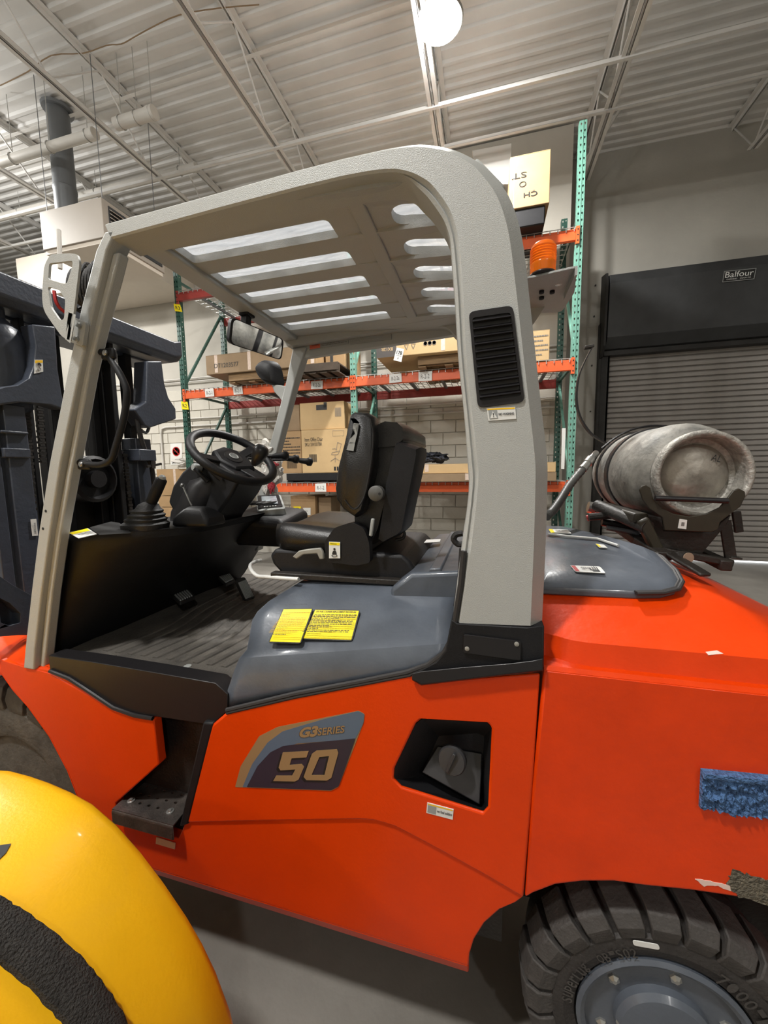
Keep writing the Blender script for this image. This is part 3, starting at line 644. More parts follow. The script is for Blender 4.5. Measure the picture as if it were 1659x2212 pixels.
# small cartons standing low on a pallet stack
x0, x1 = PY(620, 1110, 5.3).x, PY(730, 1110, 5.3).x
zz = .0
for k, l in enumerate(['lowest wooden pallet of the stack on the floor below the rack', 'second wooden pallet up in the stack below the rack', 'third wooden pallet up in the stack below the rack', 'top wooden pallet of the stack below the rack']):
    pallet(x0, x1, 5.3, 6.1, zz, l, 'wood', .15); zz += .152
a, b = PY(628, 1090, 5.35).x, PY(681, 1090, 5.35).x; zt = PY(655, 1072, 5.35).z
cb_ = carton(a, b, 5.35, 5.75, zz, zt, 'small brown carton with yellow and white labels under the rack', 'carton', tapes=())
q = [PY(*p, 5.345) for p in [(634, 1094), (650, 1094), (650, 1111), (634, 1111)]]
sticker(cb_, q, 'stickyel', label='yellow shipping label', prints=lines(3, .1, .9, .1, .9, seed=2))
q = [PY(*p, 5.345) for p in [(655, 1097), (671, 1097), (671, 1113), (655, 1113)]]
sticker(cb_, q, 'white', label='white shipping label', prints=lines(2, .2, .8, .2, .7, m='inkgrey', seed=6))
carton(b+.02, PY(714, 1090, 5.4).x, 5.42, 5.8, zz, zt-.02, 'dark brown carton behind the small labelled carton under the rack', 'carton3', tapes=())
# cartons at the wall left of the rack
x0, x1 = PY(345, 1060, 5.9).x, PY(412, 1060, 5.9).x; zz = 0; zs = [.46, .92, PY(370, 1070, 5.9).z, PY(370, 1012, 5.9).z]
for k, z in enumerate(zs):
    carton(x0+.01*(k % 2), x1-.02*(k % 2), 5.85, 6.4, zz, z-.014, ['lowest', 'second', 'third', 'topmost'][k]+' brown carton of the stack on the floor left of the rack', 'carton', tapes=((0, .6),)); zz = z
p = PY(400, 1012, 5.7)
tag(crumple('plastic_wrap', (p.x+.02, 5.9, zz+.11), .24, (1.25, .8, .34), 'film', .7, 2.3, 1), 'crumpled clear plastic wrap on the stacked cartons left of the rack', 'plastic wrap')
p = PY(455, 985, 5.3); p.x += .16
tag(crumple('plastic_bag', (p.x, 5.6, T1+.19), .25, (1.3, .8, .5), 'film', .6, 2.0, 2), 'crumpled white bag lying on the lower shelf behind the steering wheel', 'plastic bag')
# ================================================================== THE FORKLIFT
YN, YF, YC = .82, 1.78, 1.30
fk = empty('forklift', (-.5, YC, 0), 'red and slate forklift with a light grey overhead guard, filling the picture', 'forklift')
def pp(pts, y): return [PY(a, b, y) for a, b in pts]
def mirror(v): return Vector((v[0], YN+YF-v[1], v[2]))
# ---- overhead guard: each side is a swept hoop (front post, roof rail, rear pillar)
O_ = [(50, 1445), (130, 900), (225, 481), (480, 410), (640, 364), (740, 338), (800, 322), (850, 309), (905, 300), (960, 304), (1000, 315), (1040, 336), (1069, 362), (1100, 401), (1121, 456), (1134, 518), (1146, 620), (1160, 750), (1174, 880), (1186, 985), (1187, 1050), (1183, 1180), (1175, 1353)]
Fi = [(74, 1447), (154, 900), (240, 515), (480, 450), (640, 408), (740, 384), (800, 373), (850, 369), (885, 376), (912, 389), (930, 403), (950, 428), (969, 458), (982, 496), (988, 530), (992, 570), (997, 641), (1003, 760), (1014, 875), (1026, 985), (1029, 1040), (1014, 1180), (990, 1346)]
Li = [(74, 1447), (154, 900), (240, 515), (480, 450), (640, 408), (740, 384), (800, 374), (850, 371), (880, 380), (900, 400), (920, 420), (938, 444), (956, 472), (968, 505), (972, 540), (975, 580), (981, 655), (988, 770), (1001, 892), (1009, 1000), (1011, 1067), (996, 1180), (976, 1343)]
def dens(L): # more points round the bend
    q = [Vector((a, b, 0)) for a, b in L]; return [(p.x, p.y) for p in q[:5]+smooth(q[5:], 3)]
O_, Fi, Li = dens(O_), dens(Fi), dens(Li)
def hoop(a, b, flip=False, depth=.085):
    secs = []
    for i in range(a, b):
        o = PY(*O_[i], YN); f = PY(*Fi[i], YN); l = PY(*Li[i], YN); o0 = Vector(o); d = (f-o).normalized()
        ch = .006 if i < 5 else .006+.020*min(1, (i-5)/24); cy = .006 if i < 5 else .006+.022*min(1, (i-5)/24)
        L = [o+d*ch, f-d*.004, Vector((f.x, YN+.004, f.z))]
        if (f-l).length > .003: L += [f+(l-f)*.25+Vector((0, .010, 0)), l+(f-l)*.55+Vector((0, .006, 0)), l+(f-l)*.15+Vector((0, .010, 0)), Vector((l.x, YN+.022, l.z))]
        else: L += [Vector((f.x, YN+.006+.001*k, f.z)) for k in (0, 1, 2, 3)]
        L += [Vector((l.x, YN+depth, l.z)), Vector((o.x, YN+depth, o.z)), Vector((o.x, YN+cy, o.z))]
        secs.append([mirror(p) for p in L] if flip else L)
    return MB().loft(secs)
for flip in (False, True):
    ob('guard_hoop', hoop(2, len(O_), flip), 'guard', fk, angle=.45)
    # front post: box leaf plus a second narrower leaf with a groove between
    def leaf(L, y0, y1):
        secs = []
        for (py, xl, xr) in L:
            a, b = PY(xl, py, y0), PY(xr, py, y0); zz = (a.z+b.z)/2
            secs.append([Vector((a.x, y0, zz)), Vector((b.x, y0, zz)), Vector((b.x, y1, zz)), Vector((a.x, y1, zz))])
        if flip: secs = [[mirror(q) for q in s_] for s_ in secs]
        return MB().loft(secs)
    LA = [(497, 226, 250), (540, 206, 231), (660, 175, 203), (800, 145, 172), (1000, 106, 130), (1150, 83, 107), (1280, 67, 89), (1400, 54, 75), (1446, 50, 73)]
    LB = [(545, 243, 258), (600, 230, 244), (700, 204, 217), (800, 181, 193), (1000, 146, 157), (1150, 118, 130), (1280, 101, 112), (1400, 89, 99), (1444, 85, 95)]
    if flip:
        secs = []
        for (py, xl, xr) in [(752, 632, 662), (826, 617, 637), (898, 599, 618), (978, 577, 597), (1080, 555, 575), (1190, 535, 556)]:
            a, b = PY(xl, py, YF-.055), PY(xr, py, YF-.055); secs.append([Vector((a.x, YF-.055, a.z)), Vector((b.x, YF-.055, a.z)), Vector((b.x, YF, a.z)), Vector((a.x, YF, a.z))])
        ob('front_post', MB().loft(secs), 'guard', fk, bevel=.006, seg=3, angle=.5); continue
    ob('front_post', leaf(LA, YN, YN+.055), 'guard', fk, bevel=.005, seg=3, angle=.5)
    ob('post_rib', leaf(LB, YN+.016, YN+.046), 'guard', fk, bevel=.005, seg=3, angle=.5)
    ob('post_web', leaf([(p_, (a_+b_)/2, b_+18) for p_, a_, b_ in LA], YN+.032, YN+.044), 'guard', fk)
p0, p1 = PY(228, 500, YN), PY(240, 515, YN)
zt = 2.150
ob('front_cross_rail', MB().bx(p0.x+.0, p0.x+.07, YN+.02, YF-.02, zt-.014, zt+.012), 'guard', fk, bevel=.006, seg=3)
ob('rear_cross_rail', MB().loft([[Vector((x, y, z)) for x, z in ((-.06, zt-.03), (.0, zt-.10), (.03, zt-.06), (-.03, zt+.01))] for y in (YN+.05, YF-.05)]), 'guard', fk, bevel=.01)
# roof plate with ten slots, five long in front and five short at the rear
rx0, rx1, ry0, ry1 = p0.x+.05, -.035, YN+.03, YF-.03
def bend(mb):
    for v in mb.v:
        if v.x > -.16: v.z -= 2.2*(v.x+.16)**2
    return mb
def slot(x0, x1, yc, w, r=.030):
    return rpoly([(x0, yc-w/2, zt), (x1, yc-w/2, zt), (x1, yc+w/2, zt), (x0, yc+w/2, zt)], [.006, r*.6, .006, .012], 4)
sy = [.998+.144*k for k in range(5)]
hl = [slot(-.850, -.392, y, .078) for y in sy]+[rpoly([(-.235, y-.040, zt), (-.058, y-.040, zt), (-.058, y+.036, zt), (-.235, y+.036, zt)], [.036, .01, .01, .036], 5) for y in sy]
rp = MB().prism([(rx0, ry0, zt), (rx1, ry0, zt), (rx1, ry1, zt), (rx0, ry1, zt)], (0, 0, .022), hl)
rf = ob('roof_plate', bend(rp), 'guard', fk, smoothed=False, bevel=.004)
ob('underside_channel', MB().bx(-.325, -.285, ry0, ry1, zt-.006, zt+.001), 'guard', rf, bevel=.004)
ob('roof_sheet', MB().bx(-.875, -.365, ry0+.05, ry1-.03, zt+.030, zt+.034), 'sheet', fk, smoothed=False)
ob('roof_sheet', bend(MB().loft([[Vector((x, y, z)) for y, z in ((ry0+.05, zt+.030), (ry1-.03, zt+.030), (ry1-.03, zt+.034), (ry0+.05, zt+.034))] for x in (-.25, -.2, -.15, -.1, -.05)])), 'sheet', fk, smoothed=False)
for y in sy[1:]:
    for x in (-.155, -.10):
        ob('sheet_clip', bend(MB().bx(x-.012, x+.012, y-.039, y-.030, zt+.004, zt+.014)), 'white', rf)
# near and far rail undersides, far rail inner face with warning stickers
frail = ob('far_rail', MB().prism([(p0.x+.02, YF-.045, zt-.088), (-.05, YF-.045, zt-.045), (-.05, YF-.045, zt), (p0.x+.02, YF-.045, zt)], (0, .033, 0)), 'guard', fk, bevel=.008)
yq = YF-.048
ax = PY(666, 750, yq)
q = [PY(*p, yq) for p in [(667, 739), (752, 725), (753, 742), (668, 756)]]
sticker(fk, q, 'greyplastic', label='faded warning label with a salmon panel', prints=[('sticksal', (0.02, .04, .29, .96))]+lines(4, .33, .97, .12, .9, m='inkgrey', seed=4), texts=[('WARNING', (.07, .36, .26, .66), 'ink', .01)])
q = [PY(*p, yq) for p in [(755, 725), (845, 714), (846, 733), (756, 744)]]
sticker(fk, q, 'greyplastic', label='faded grey print label', prints=lines(5, .03, .97, .1, .9, m='guard', seed=8))
# centre mirror
mc = PX(548, 730, -.93); 
def plate_on(c, ux, uz, w, h, r, th, n=5):
    return rpoly([c-ux*w/2+uz*h/2, c+ux*w/2+uz*h/2, c+ux*w/2-uz*h/2, c-ux*w/2-uz*h/2], r, n)
mq = [PX(500, 684, -.93), PX(614, 733, -.93), PX(608, 779, -.93), PX(494, 742, -.93)]
mcen = PX(552, 731, -.885); nn = Vector((.83, -.41, -.37)).normalized(); OC = Vector((0, 0, H))
qv = [OC+ray(*p)*((mcen-OC).dot(nn)/ray(*p).dot(nn)) for p in [(500, 684), (614, 733), (608, 779), (494, 742)]]
bd = MB().prism(rpoly(qv, .022, 5), -nn*.022)
mir = ob('rear_view_mirror', bd, 'blackgloss', fk, bevel=.005, seg=3)
c4 = sum(qv, Vector())/4
ob('mirror_glass', MB().prism(rpoly([c4+(p-c4)*.93+nn*.0012 for p in qv], .02, 5), nn*.001), 'mirror', mir, smoothed=False)
ob('mirror_bracket', MB().bar(mcen+Vector((-.03, -.02, .03)), mcen+Vector((-.02, -.02, .105)), .03, .03).bar(mcen+Vector((-.02, -.02, .075)), mcen+Vector((-.02, -.02, .10)), .05, .04), 'black', mir, bevel=.004)
# side mirror on the far front post
ym = YF+.02
sm = smooth(pp([(568, 792), (586, 780), (604, 788), (612, 812), (613, 834), (590, 831), (574, 815)], ym), 3, True)
cs = sum(sm, Vector())/len(sm)
side = MB().loft([[p for p in sm], [cs+(p-cs)*.97+Vector((-.02, -.03, 0)) for p in sm], [cs+(p-cs)*.7+Vector((-.03, -.05, 0)) for p in sm]])
sd = ob('side_mirror', side, 'black', fk, angle=1.2)
ob('mirror_arm', MB().prism(pp([(586, 829), (616, 834), (612, 872), (603, 858), (592, 846)], YF-.01), (0, .012, 0)), 'guard', fk, bevel=.003)
# cut-out grab bracket bolted to the near front post
yb = YN-.035
bo = rpoly(pp([(108, 549), (150, 547), (166, 549), (172, 566), (160, 668), (150, 736), (133, 727), (94, 672), (90, 640), (95, 574)], yb), [.012, .004, .006, .01, .002, .002, .01, .02, .02, .012], 3)
h1 = rpoly(pp([(106, 569), (156, 563), (157, 571), (145, 611), (138, 613), (104, 603)], yb), .006, 3)
h2 = rpoly(pp([(103, 619), (128, 626), (141, 648), (138, 690), (129, 692), (110, 665)], yb), .007, 3)
br = ob('grab_bracket', MB().prism(bo, (0, .006, 0), [h1, h2]), 'guard', fk, bevel=.0015, smoothed=False)
ob('clamp_plate', MB().prism(rpoly(pp([(152, 682), (186, 697), (178, 748), (149, 738)], YN-.010), .006), (0, .010, 0)).loft([[PY(*p, yy_) for p in ((148, 674), (164, 680), (152, 742), (140, 732))] for yy_ in (yb, yb+.006)]), 'guard', br, bevel=.002)
for c in [(173, 704), (167, 733)]:
    v = PY(*c, YN-.010); ob('bolt', MB().lathe(v, (0, -1, 0), [(.0075, 0), (.0075, .003), (.0055, .004), (.0055, .008), (.002, .009)], 12), 'steel', br)
for c in [(99, 1104), (93, 1142)]:
    v = PY(*c, YN); ob('post_hole', MB().lathe(v, (0, -1, 0), [(.0042, -.002), (.0042, .0006)], 12), 'ink', fk)
# black grab handle on the post
gy = YN+.035
gp = [PY(*p, gy) for p in [(216, 760), (232, 768), (252, 796), (268, 826), (274, 850), (270, 890), (262, 925), (250, 965), (242, 990), (226, 1002), (200, 1004), (176, 998), (166, 1000)]]
gh = ob('grab_handle', MB().tube(smooth(gp, 3), .0088, 12), 'black', fk)
for c in [(226, 762), (174, 1003)]:
    v = PY(*c, gy-.011); ob('bolt', MB().lathe(v, (0, -1, 0), [(.0075, -.004), (.0075, .001), (.005, .001), (.005, .003)], 12), 'steel', gh)
    ob('mount_pad', MB().box(v+Vector((0, .012, 0)), (.045, .014, .030)), 'black', gh, bevel=.006)
# louvre panel in the rear pillar
lq = pp([(1012, 673), (1108, 659), (1134, 868), (1032, 881)], YN-.004)
lo = rpoly(lq, .012, 4); cl = sum(lq, Vector())/4
li = rpoly([cl+(p-cl)*.86 for p in lq], .006, 4)
lv = ob('louvre_frame', MB().prism(lo, (0, .012, 0), [li]), 'blackgloss', fk, bevel=.002, smoothed=False)
ob('louvre_back', MB().prism([p+Vector((0, .0035, 0)) for p in rpoly([cl+(p-cl)*.9 for p in lq], .006)], (0, .002, 0)), 'ink', lv)
iq = [cl+(p-cl)*.86 for p in lq]
for k in range(11):
    v0 = (k+.10)/11; v1 = (k+.62)/11
    a, b = quadmap(iq, 0, 1-v0), quadmap(iq, 1, 1-v0); c_, d_ = quadmap(iq, 1, 1-v1), quadmap(iq, 0, 1-v1)
    e = Vector((0, -.006, 0))
    ob('louvre_slat', MB().prism([a+Vector((0, .004, 0)), b+Vector((0, .004, 0)), c_+e, d_+e], (0, .003, -.001)), 'blackgloss', lv, smoothed=False)
q = pp([(1051, 882), (1113, 879), (1115, 905), (1055, 909)], YN-.001)
st = sticker(fk, q, 'white', label='white no washing warning sticker with a triangle', prints=[('stickor', (.02, .84, .98, .96)), ('greyplastic', (.05, .12, .36, .80))], texts=[('NO WASHING', (.40, .36, .94, .56), 'ink', .03)])
n = qnorm(q); qe = [p+n*.0022 for p in q]
ob('print', MB().add([quadmap(qe, .08, .18), quadmap(qe, .33, .18), quadmap(qe, .205, .74)], [(0, 1, 2)]), 'white', st, smoothed=False)
qe = [p+n*.0028 for p in q]; t_ = MB(); text_q(t_, '!', qe, (.19, .25, .225, .6), .02); ob('lettering', t_, 'ink', st, smoothed=False)
# black base shroud of the rear pillar
bs = pp([(975, 1338), (988, 1347), (1145, 1356), (1176, 1352), (1175, 1440), (1172, 1448), (1000, 1468), (906, 1478), (892, 1466), (890, 1458), (940, 1432), (962, 1405)], YN-.004)
ob('pillar_shroud', MB().prism(bs, (0, .12, 0)), 'black', fk, bevel=.003)
ob('shroud_lip', MB().loft([[PY(x, yt, YN-.006), PY(x, yt, YN-.016), PY(x, yb_, YN-.018), PY(x, yb_+2, YN-.004)] for x, yt, yb_ in [(890, 1455, 1468), (910, 1450, 1479), (1000, 1441, 1468), (1100, 1433, 1456), (1150, 1427, 1450), (1173, 1422, 1448)]]), 'blackgloss', fk, bevel=.002)
cp = pp([(1002, 1369), (1125, 1384), (1124, 1425), (1001, 1408)], YN-.005)
cpl = ob('access_cover', MB().prism(rpoly(cp, .004), (0, -.0045, 0)), 'blackgloss', fk, bevel=.0018)
for c in [(1009, 1401), (1116, 1391)]:
    ob('screw', MB().lathe(PY(*c, YN-.0095), (0, -1, 0), [(.0048, 0), (.0048, .002), (.002, .003)], 12), 'beige', cpl)
ob('shroud_gasket', MB().tube([PY(*p, YN+.004) for p in [(1002, 1190), (996, 1260), (985, 1330), (976, 1380), (960, 1410), (925, 1436), (880, 1452), (780, 1472), (640, 1498), (490, 1534)]], .0065, 8), 'gasket', fk)
ob('shroud_gasket', MB().tube([PY(*p, YN+.002) for p in [(985, 1345), (970, 1398), (940, 1430), (885, 1458), (780, 1478), (640, 1505), (490, 1540)]], .0045, 8), 'gasket', fk)
# ---- body side panels
def panelmesh(px, y, th=.03, holes_=()): return MB().prism(pp(px, y), (0, th, 0), [pp(h, y) for h in holes_])
fh = [(912, 1553), (1052, 1561), (1062, 1573), (1054, 1746), (1044, 1757), (866, 1701), (850, 1684), (852, 1660), (898, 1564)]
up = [(458, 1566), (492, 1537), (560, 1518), (640, 1501), (700, 1488), (800, 1470), (890, 1455), (1000, 1468), (1167, 1456), (1151, 1700), (1131, 1941), (1050, 1893), (920, 1822), (845, 1783), (810, 1773), (780, 1771), (600, 1774), (402, 1778)]
ps = ob('side_panel', panelmesh(up, YN, .010, [fh]), 'red', fk, bevel=.005, seg=3, smoothed=True, angle=.4)
low = [(172, 1735), (200, 1800), (230, 1900), (255, 1990)]
zs_, x_l = .345, PY(340, 1885, YN).x-.12
P = pp([(0, 1452), (28, 1492), (62, 1530), (108, 1594), (147, 1668), (174, 1738), (192, 1800)], YN+.006)
P += [Vector((P[-1].x+.02, YN+.006, zs_))]
P += [Vector((PY(1012, 2080, YN+.006).x, YN+.006, zs_))]
P += pp([(1014, 2062), (1024, 2030), (1046, 1995), (1080, 1965), (1115, 1950), (1131, 1938), (1050, 1880), (845, 1770), (600, 1760), (405, 1764), (385, 1812), (250, 1768), (250, 1735), (343, 1652), (331, 1554), (250, 1536), (190, 1500), (110, 1455), (50, 1440), (0, 1425)], YN+.006)
lp = ob('lower_side_panel', MB().prism(P, (0, .03, 0)), 'red', fk, bevel=.004, seg=3, angle=.4)
xr = PY(1012, 2080, YN+.006).x
ob('sill', MB().loft([[Vector((x, YN+.006, zs_)), Vector((x, YN+.03, zs_)), Vector((x, YN+.06, zs_-.05)), Vector((x, YN+.032, zs_-.055))] for x in (P[6].x+.02, xr)]), 'red', fk, bevel=.004)
# front fender: rounded top joining the side panel
ft = []
for (a, b) in [(-20, 1445), (0, 1440), (50, 1441), (110, 1450), (190, 1500), (250, 1536), (330, 1554)]:
    e = PY(a, b, YN+.006); zz = e.z; t = (a+20)/350; g_ = 1.0 if a < 50 else .5 if a == 50 else 0.0; iy = .20 if a < 50 else .05 if a == 50 else .03
    ft.append([Vector((e.x, YN+.006, zz-.02)), Vector((e.x, YN+.008, zz+.004*g_)), Vector((e.x, YN+.012+.006*g_, zz+.022*g_)), Vector((e.x, YN+.015+.030*g_, zz+.034*g_)), Vector((e.x-.01*g_, YN+iy*.5, zz+.052*g_)), Vector((e.x-.01*g_, YN+iy, zz+.075*g_)), Vector((e.x-.01*g_, YN+iy, zz-.02)), Vector((e.x, YN+.009, zz-.03))])
e0 = [Vector((p.x-.25, p.y, p.z+.012)) for p in ft[0]]
ob('fender', MB().loft([e0]+ft), 'red', fk, angle=.7)
# wheelhouse lip of the front arch and the front tyre behind it
ob('fender_lip', MB().loft([[p, p+Vector((0, .05, 0)), p+Vector((-.01, .05, .012)), p+Vector((-.004, .0, .004))] for p in P[:7]]), 'red', fk)
def tyre(cx, cz, y0, R, W, nl, rim, name):
    s_ = MB().lathe((cx, y0, cz), (0, 1, 0), [(rim, .022), (rim+.01, .008), (rim+.03, .002), (R*.70, 0), (R*.78, .003), (R*.80, .010), (R*.93, .022), (R*.945, .04), (R*.945, W-.04), (R*.93, W-.022), (R*.78, W-.003), (rim, W-.02)], 72, ref=(1, 0, 0))
    t = ob(name, s_, 'tyre', fk, angle=.5); return t
def lug(cx, cz, y0, R, W, a, da, side=True):
    def pt(r, aa, y): return Vector((cx+r*math.cos(aa), y, cz+r*math.sin(aa)))
    secs = []
    for (r, y, k) in [(R*.795, y0+.000, .78), (R*.90, y0-.006, .82), (R*.985, y0+.006, .80), (R*1.01, y0+.026, .76), (R*1.02, y0+W*.46, .72)]:
        sk = (y-y0)*.7
        secs.append([pt(r, a-da/2*k+sk, y), pt(r, a+da/2*k+sk, y), pt(r*.90, a+da/2*k+sk, y+.02), pt(r*.90, a-da/2*k+sk, y+.02)])
    return MB().loft(secs)
RW = (.388, .300, .842, .290, .185)   # rear wheel: centre x, z, outer face y, radius, width
rw = tyre(*RW[:3], RW[3], RW[4], 24, .170, 'rear_wheel')
for k in range(24):
    a = 2*PI*k/24+.05; ob('tread_lug', lug(RW[0], RW[1], RW[2], RW[3], RW[4], a, 2*PI/24), 'lug', rw, bevel=.003)
ob('rim', MB().lathe((RW[0], RW[2], RW[1]), (0, 1, 0), [(.172, .020), (.176, .004), (.168, -.002), (.158, .004), (.154, .034), (.146, .042), (.104, .042), (.098, .036), (.094, .006), (.085, -.004), (.050, -.012), (.0, -.014), (.0, .09), (.17, .09)], 56), 'hood', rw, angle=.5)
for k in range(6):
    a = PI*.78+2*PI*k/6; c = Vector((RW[0]+.126*math.cos(a), RW[2]+.042, RW[1]+.126*math.sin(a)))
    ob('wheel_nut', MB().lathe(c, (0, -1, 0), [(.019, 0), (.019, .012), (.013, .018), (.012, .026), (.005, .031)], 6), 'zinc', rw)
c = PY(1338, 2190, RW[2]+.02); ob('valve', MB().lathe(c, (0, -1, 0), [(.012, 0), (.012, .016), (.006, .022)], 10), 'zinc', rw)
def arctext(mb, s, r, a0, a1, h, bold=.01):
    n_ = len(s)
    for i, chh in enumerate(s):
        if chh == ' ': continue
        aa = a0+(a1-a0)*i/n_; ab = a0+(a1-a0)*(i+.8)/n_
        def P_(rr, q_): return Vector((RW[0]+rr*math.cos(q_), RW[2]-.0002, RW[1]+rr*math.sin(q_)))
        text_q(mb, chh, [P_(r+h, aa), P_(r+h, ab), P_(r, ab), P_(r, aa)], (0, 0, 1, 1), bold)
tm = MB(); arctext(tm, 'SuperLug  QB-S02', .186, PI*.98, PI*.60, .022); arctext(tm, '7.00-12', .186, PI*.36, PI*.12, .026)
tl = MB().add(tm.v, tm.f).add([v+Vector((0, .0035, 0)) for v in tm.v], [])
ob('lettering', MB().add([v+Vector((0, -.0018, 0)) for v in tm.v], tm.f), 'lug', rw, smoothed=False)
q = pp([(1366, 2030), (1423, 2040), (1425, 2051), (1368, 2041)], RW[2]-.0006)
sticker(rw, q, 'white', label='small white oval tyre sticker', r=.006, prints=[])
fw_ = tyre(-1.62, .40, .885, .40, .24, 22, .2, 'front_wheel'); fw_.data.materials[0] = M['dusty']
for k in range(22): ob('tread_lug', lug(-1.62, .40, .885, .40, .24, 2*PI*k/22, 2*PI/22), 'dusty', fw_, bevel=.003)
ob('inner_wheelhouse', MB().bx(-1.9, -1.15, 1.13, 1.16, .2, .88).bx(-2.0, -1.2, .9, 1.13, .90, .92), 'bracket', fk)
# inner frame so the underside is closed
ob('chassis', MB().bx(-1.15, .05, .90, YF-.10, .34, .86).bx(.05, .80, 1.06, YF-.25, .30, .62), 'bracket', fk)
# fuel cap recess
yo = YN+.002; yi = YN+.075
inner = [(948, 1590), (1030, 1584), (1046, 1590), (1043, 1640), (1042, 1728), (1036, 1730), (925, 1676), (915, 1664), (925, 1640)]
A_ = pp(fh, YN+.0035); B_ = pp(inner, yi)
fr_ = ob('filler_recess', MB().loft([A_, B_], caps=False).prism(B_, (0, .004, 0)), 'black', fk, angle=.5)
rc = pp([(912, 1690), (1035, 1738), (1030, 1640), (950, 1608)], YN+.03)
r0, r1, r2, r3 = PY(912, 1668, YN+.040), PY(1036, 1738, YN+.030), PY(1042, 1628, YN+.072), PY(945, 1612, YN+.072)
ob('recess_ramp', MB().prism([r0, r1, r2, r3], (0, .004, -.004)), 'filler', fr_, bevel=.002)
ctr = PY(980, 1645, YN+.018)
cax = Vector((-.18, -1, .22))
cap = ob('filler_cap', MB().lathe(ctr+Vector((0, .03, -.008)), cax, [(.024, 0), (.026, .010), (.031, .012), (.033, .016), (.033, .026), (.030, .031), (.004, .032), (0, .032)], 26), 'filler', fr_, angle=.5)
cn = cax.normalized(); cc = ctr+Vector((0, .03, -.008))+cn*.036
# ---- decals on the side panel
yd = YN-.0004
def decal(px, m, label=None, name='decal', parent=ps, lift=0):
    o = ob(name, MB().prism(rpoly(pp(px, yd-lift), .004, 3), (0, -.0006, 0)), m, parent, smoothed=False)
    if label: o['label'] = label
    return o
ob('cap_grip', MB().bar(cc+Vector((.009, 0, .024)), cc-Vector((.009, 0, .024)), .008, .009, up=cn), 'filler', fr_, bevel=.002)
D1 = decal([(508, 1700), (520, 1655), (560, 1590), (600, 1570), (650, 1560), (775, 1535), (788, 1542), (786, 1560), (731, 1700), (715, 1708)], 'gold', 'side emblem with gold numerals on slate and navy')
D2 = MB().prism(rpoly(pp([(524, 1700), (545, 1650), (578, 1604), (610, 1580), (700, 1553), (774, 1536), (787, 1543), (785, 1562), (768, 1596), (640, 1606), (600, 1625), (570, 1655), (550, 1700)], yd-.0008), .004, 3), (0, -.0004, 0))
ob('print', D2, 'decalblue', ps, smoothed=False)
D3 = MB().prism(rpoly(pp([(533, 1700), (556, 1655), (584, 1625), (612, 1611), (768, 1595), (732, 1698), (715, 1707)], yd-.0014), .004, 3), (0, -.0004, 0))
ob('print', D3, 'decaldark', ps, smoothed=False)
def polyp(lst, lift, m, off=(0, 0), holes_=()):
    mb = MB()
    for L_ in lst:
        outer = L_[0] if isinstance(L_[0][0], tuple) else L_; hs = L_[1:] if isinstance(L_[0][0], tuple) else []
        mb.prism([PY(a+off[0], b+off[1], yd-lift) for a, b in outer], (0, -.0004, 0), [[PY(a+off[0], b+off[1], yd-lift) for a, b in h] for h in hs])
    return ob('lettering', mb, m, ps, smoothed=False)
five = [(611, 1625), (667, 1622), (662, 1636), (630, 1638), (626, 1652), (652, 1650), (657, 1656), (645, 1684), (637, 1688), (590, 1687), (597, 1675), (631, 1675), (638, 1662), (606, 1664), (602, 1658)]
zero = [[(684, 1621), (728, 1618), (731, 1626), (716, 1680), (706, 1686), (662, 1685), (656, 1678), (674, 1628)], [(690, 1635), (673, 1674), (701, 1674), (711, 1633)]]
polyp([five, zero], .0020, 'ink', (-5, 4)); polyp([five, zero], .0026, 'gold')
q = pp([(650, 1571), (690, 1566), (684, 1591), (643, 1595)], yd-.0018)
for m_, l_, dx_ in (('ink', 0, -1.5), ('gold', .0006, 0)):
    t_ = MB(); text_q(t_, 'G3', [p+Vector((dx_*.001, -l_, dx_*.0006)) for p in q], (0.02, .02, 1, .98), .05); ob('lettering', t_, m_, ps, smoothed=False)
q = pp([(686, 1572), (745, 1566), (744, 1583), (685, 1590)], yd-.0018)
for m_, l_, dx_ in (('ink', 0, -1.5), ('gold', .0006, 0)):
    t_ = MB(); text_q(t_, 'SERIES', [p+Vector((dx_*.001, -l_, dx_*.0006)) for p in q], (0.02, .05, 1, .95), .02, italic=.02); ob('lettering', t_, m_, ps, smoothed=False)
q = pp([(923, 1733), (980, 1748), (978, 1770), (921, 1755)], yd)
sticker(fk, q, 'white', label='small white no fuel adding sticker', prints=[('stickor', (.03, .84, .97, .95)), ('greyplastic', (.04, .1, .36, .8))], texts=[('no fuel adding', (.40, .28, .96, .62), 'ink', .02)])
q = pp([(338, 1808), (379, 1821), (378, 1834), (337, 1822)], YN+.004)
sticker(fk, q, 'white', label='small blank white label under the step')
# ---- floor, skirt, step
zf = .952
ob('floor_plate', MB().bx(-1.40, -.62, YN+.035, YF+.13, zf-.05, zf-.006), 'black', fk)
ml = [PY(135, 1412, .9), PY(485, 1473, .87)]
mt = ob('floor_mat', MB().prism([(-1.335, .905, zf-.006), (-1.30, .868, zf-.006), (-.70, .862, zf-.006), (-.66, .90, zf-.006), (-.66, 1.88, zf-.006), (-1.36, 1.88, zf-.006)], (0, 0, .010)), 'mat', fk, bevel=.003)
for k in range(11):
    x = -1.20+.050*k; y1 = 1.84
    path = [(x, .93, zf+.004), (x+.035, 1.12, zf+.004), (x+.015, 1.25, zf+.004), (x-.01, 1.40, zf+.004), (x-.015, y1, zf+.004)]
    ob('mat_ridge', MB().loft([[Vector((a-.011, b, c)), Vector((a-.008, b, c+.004)), Vector((a+.008, b, c+.004)), Vector((a+.011, b, c))] for a, b, c in smooth(path, 3)]), 'mat', mt)
for k in range(5):
    x = -1.28+.035*k; ob('mat_nub', MB().sphere((x, .895+.004*k, zf+.003), .008, 8, (1, 1, .5)), 'mat', mt)
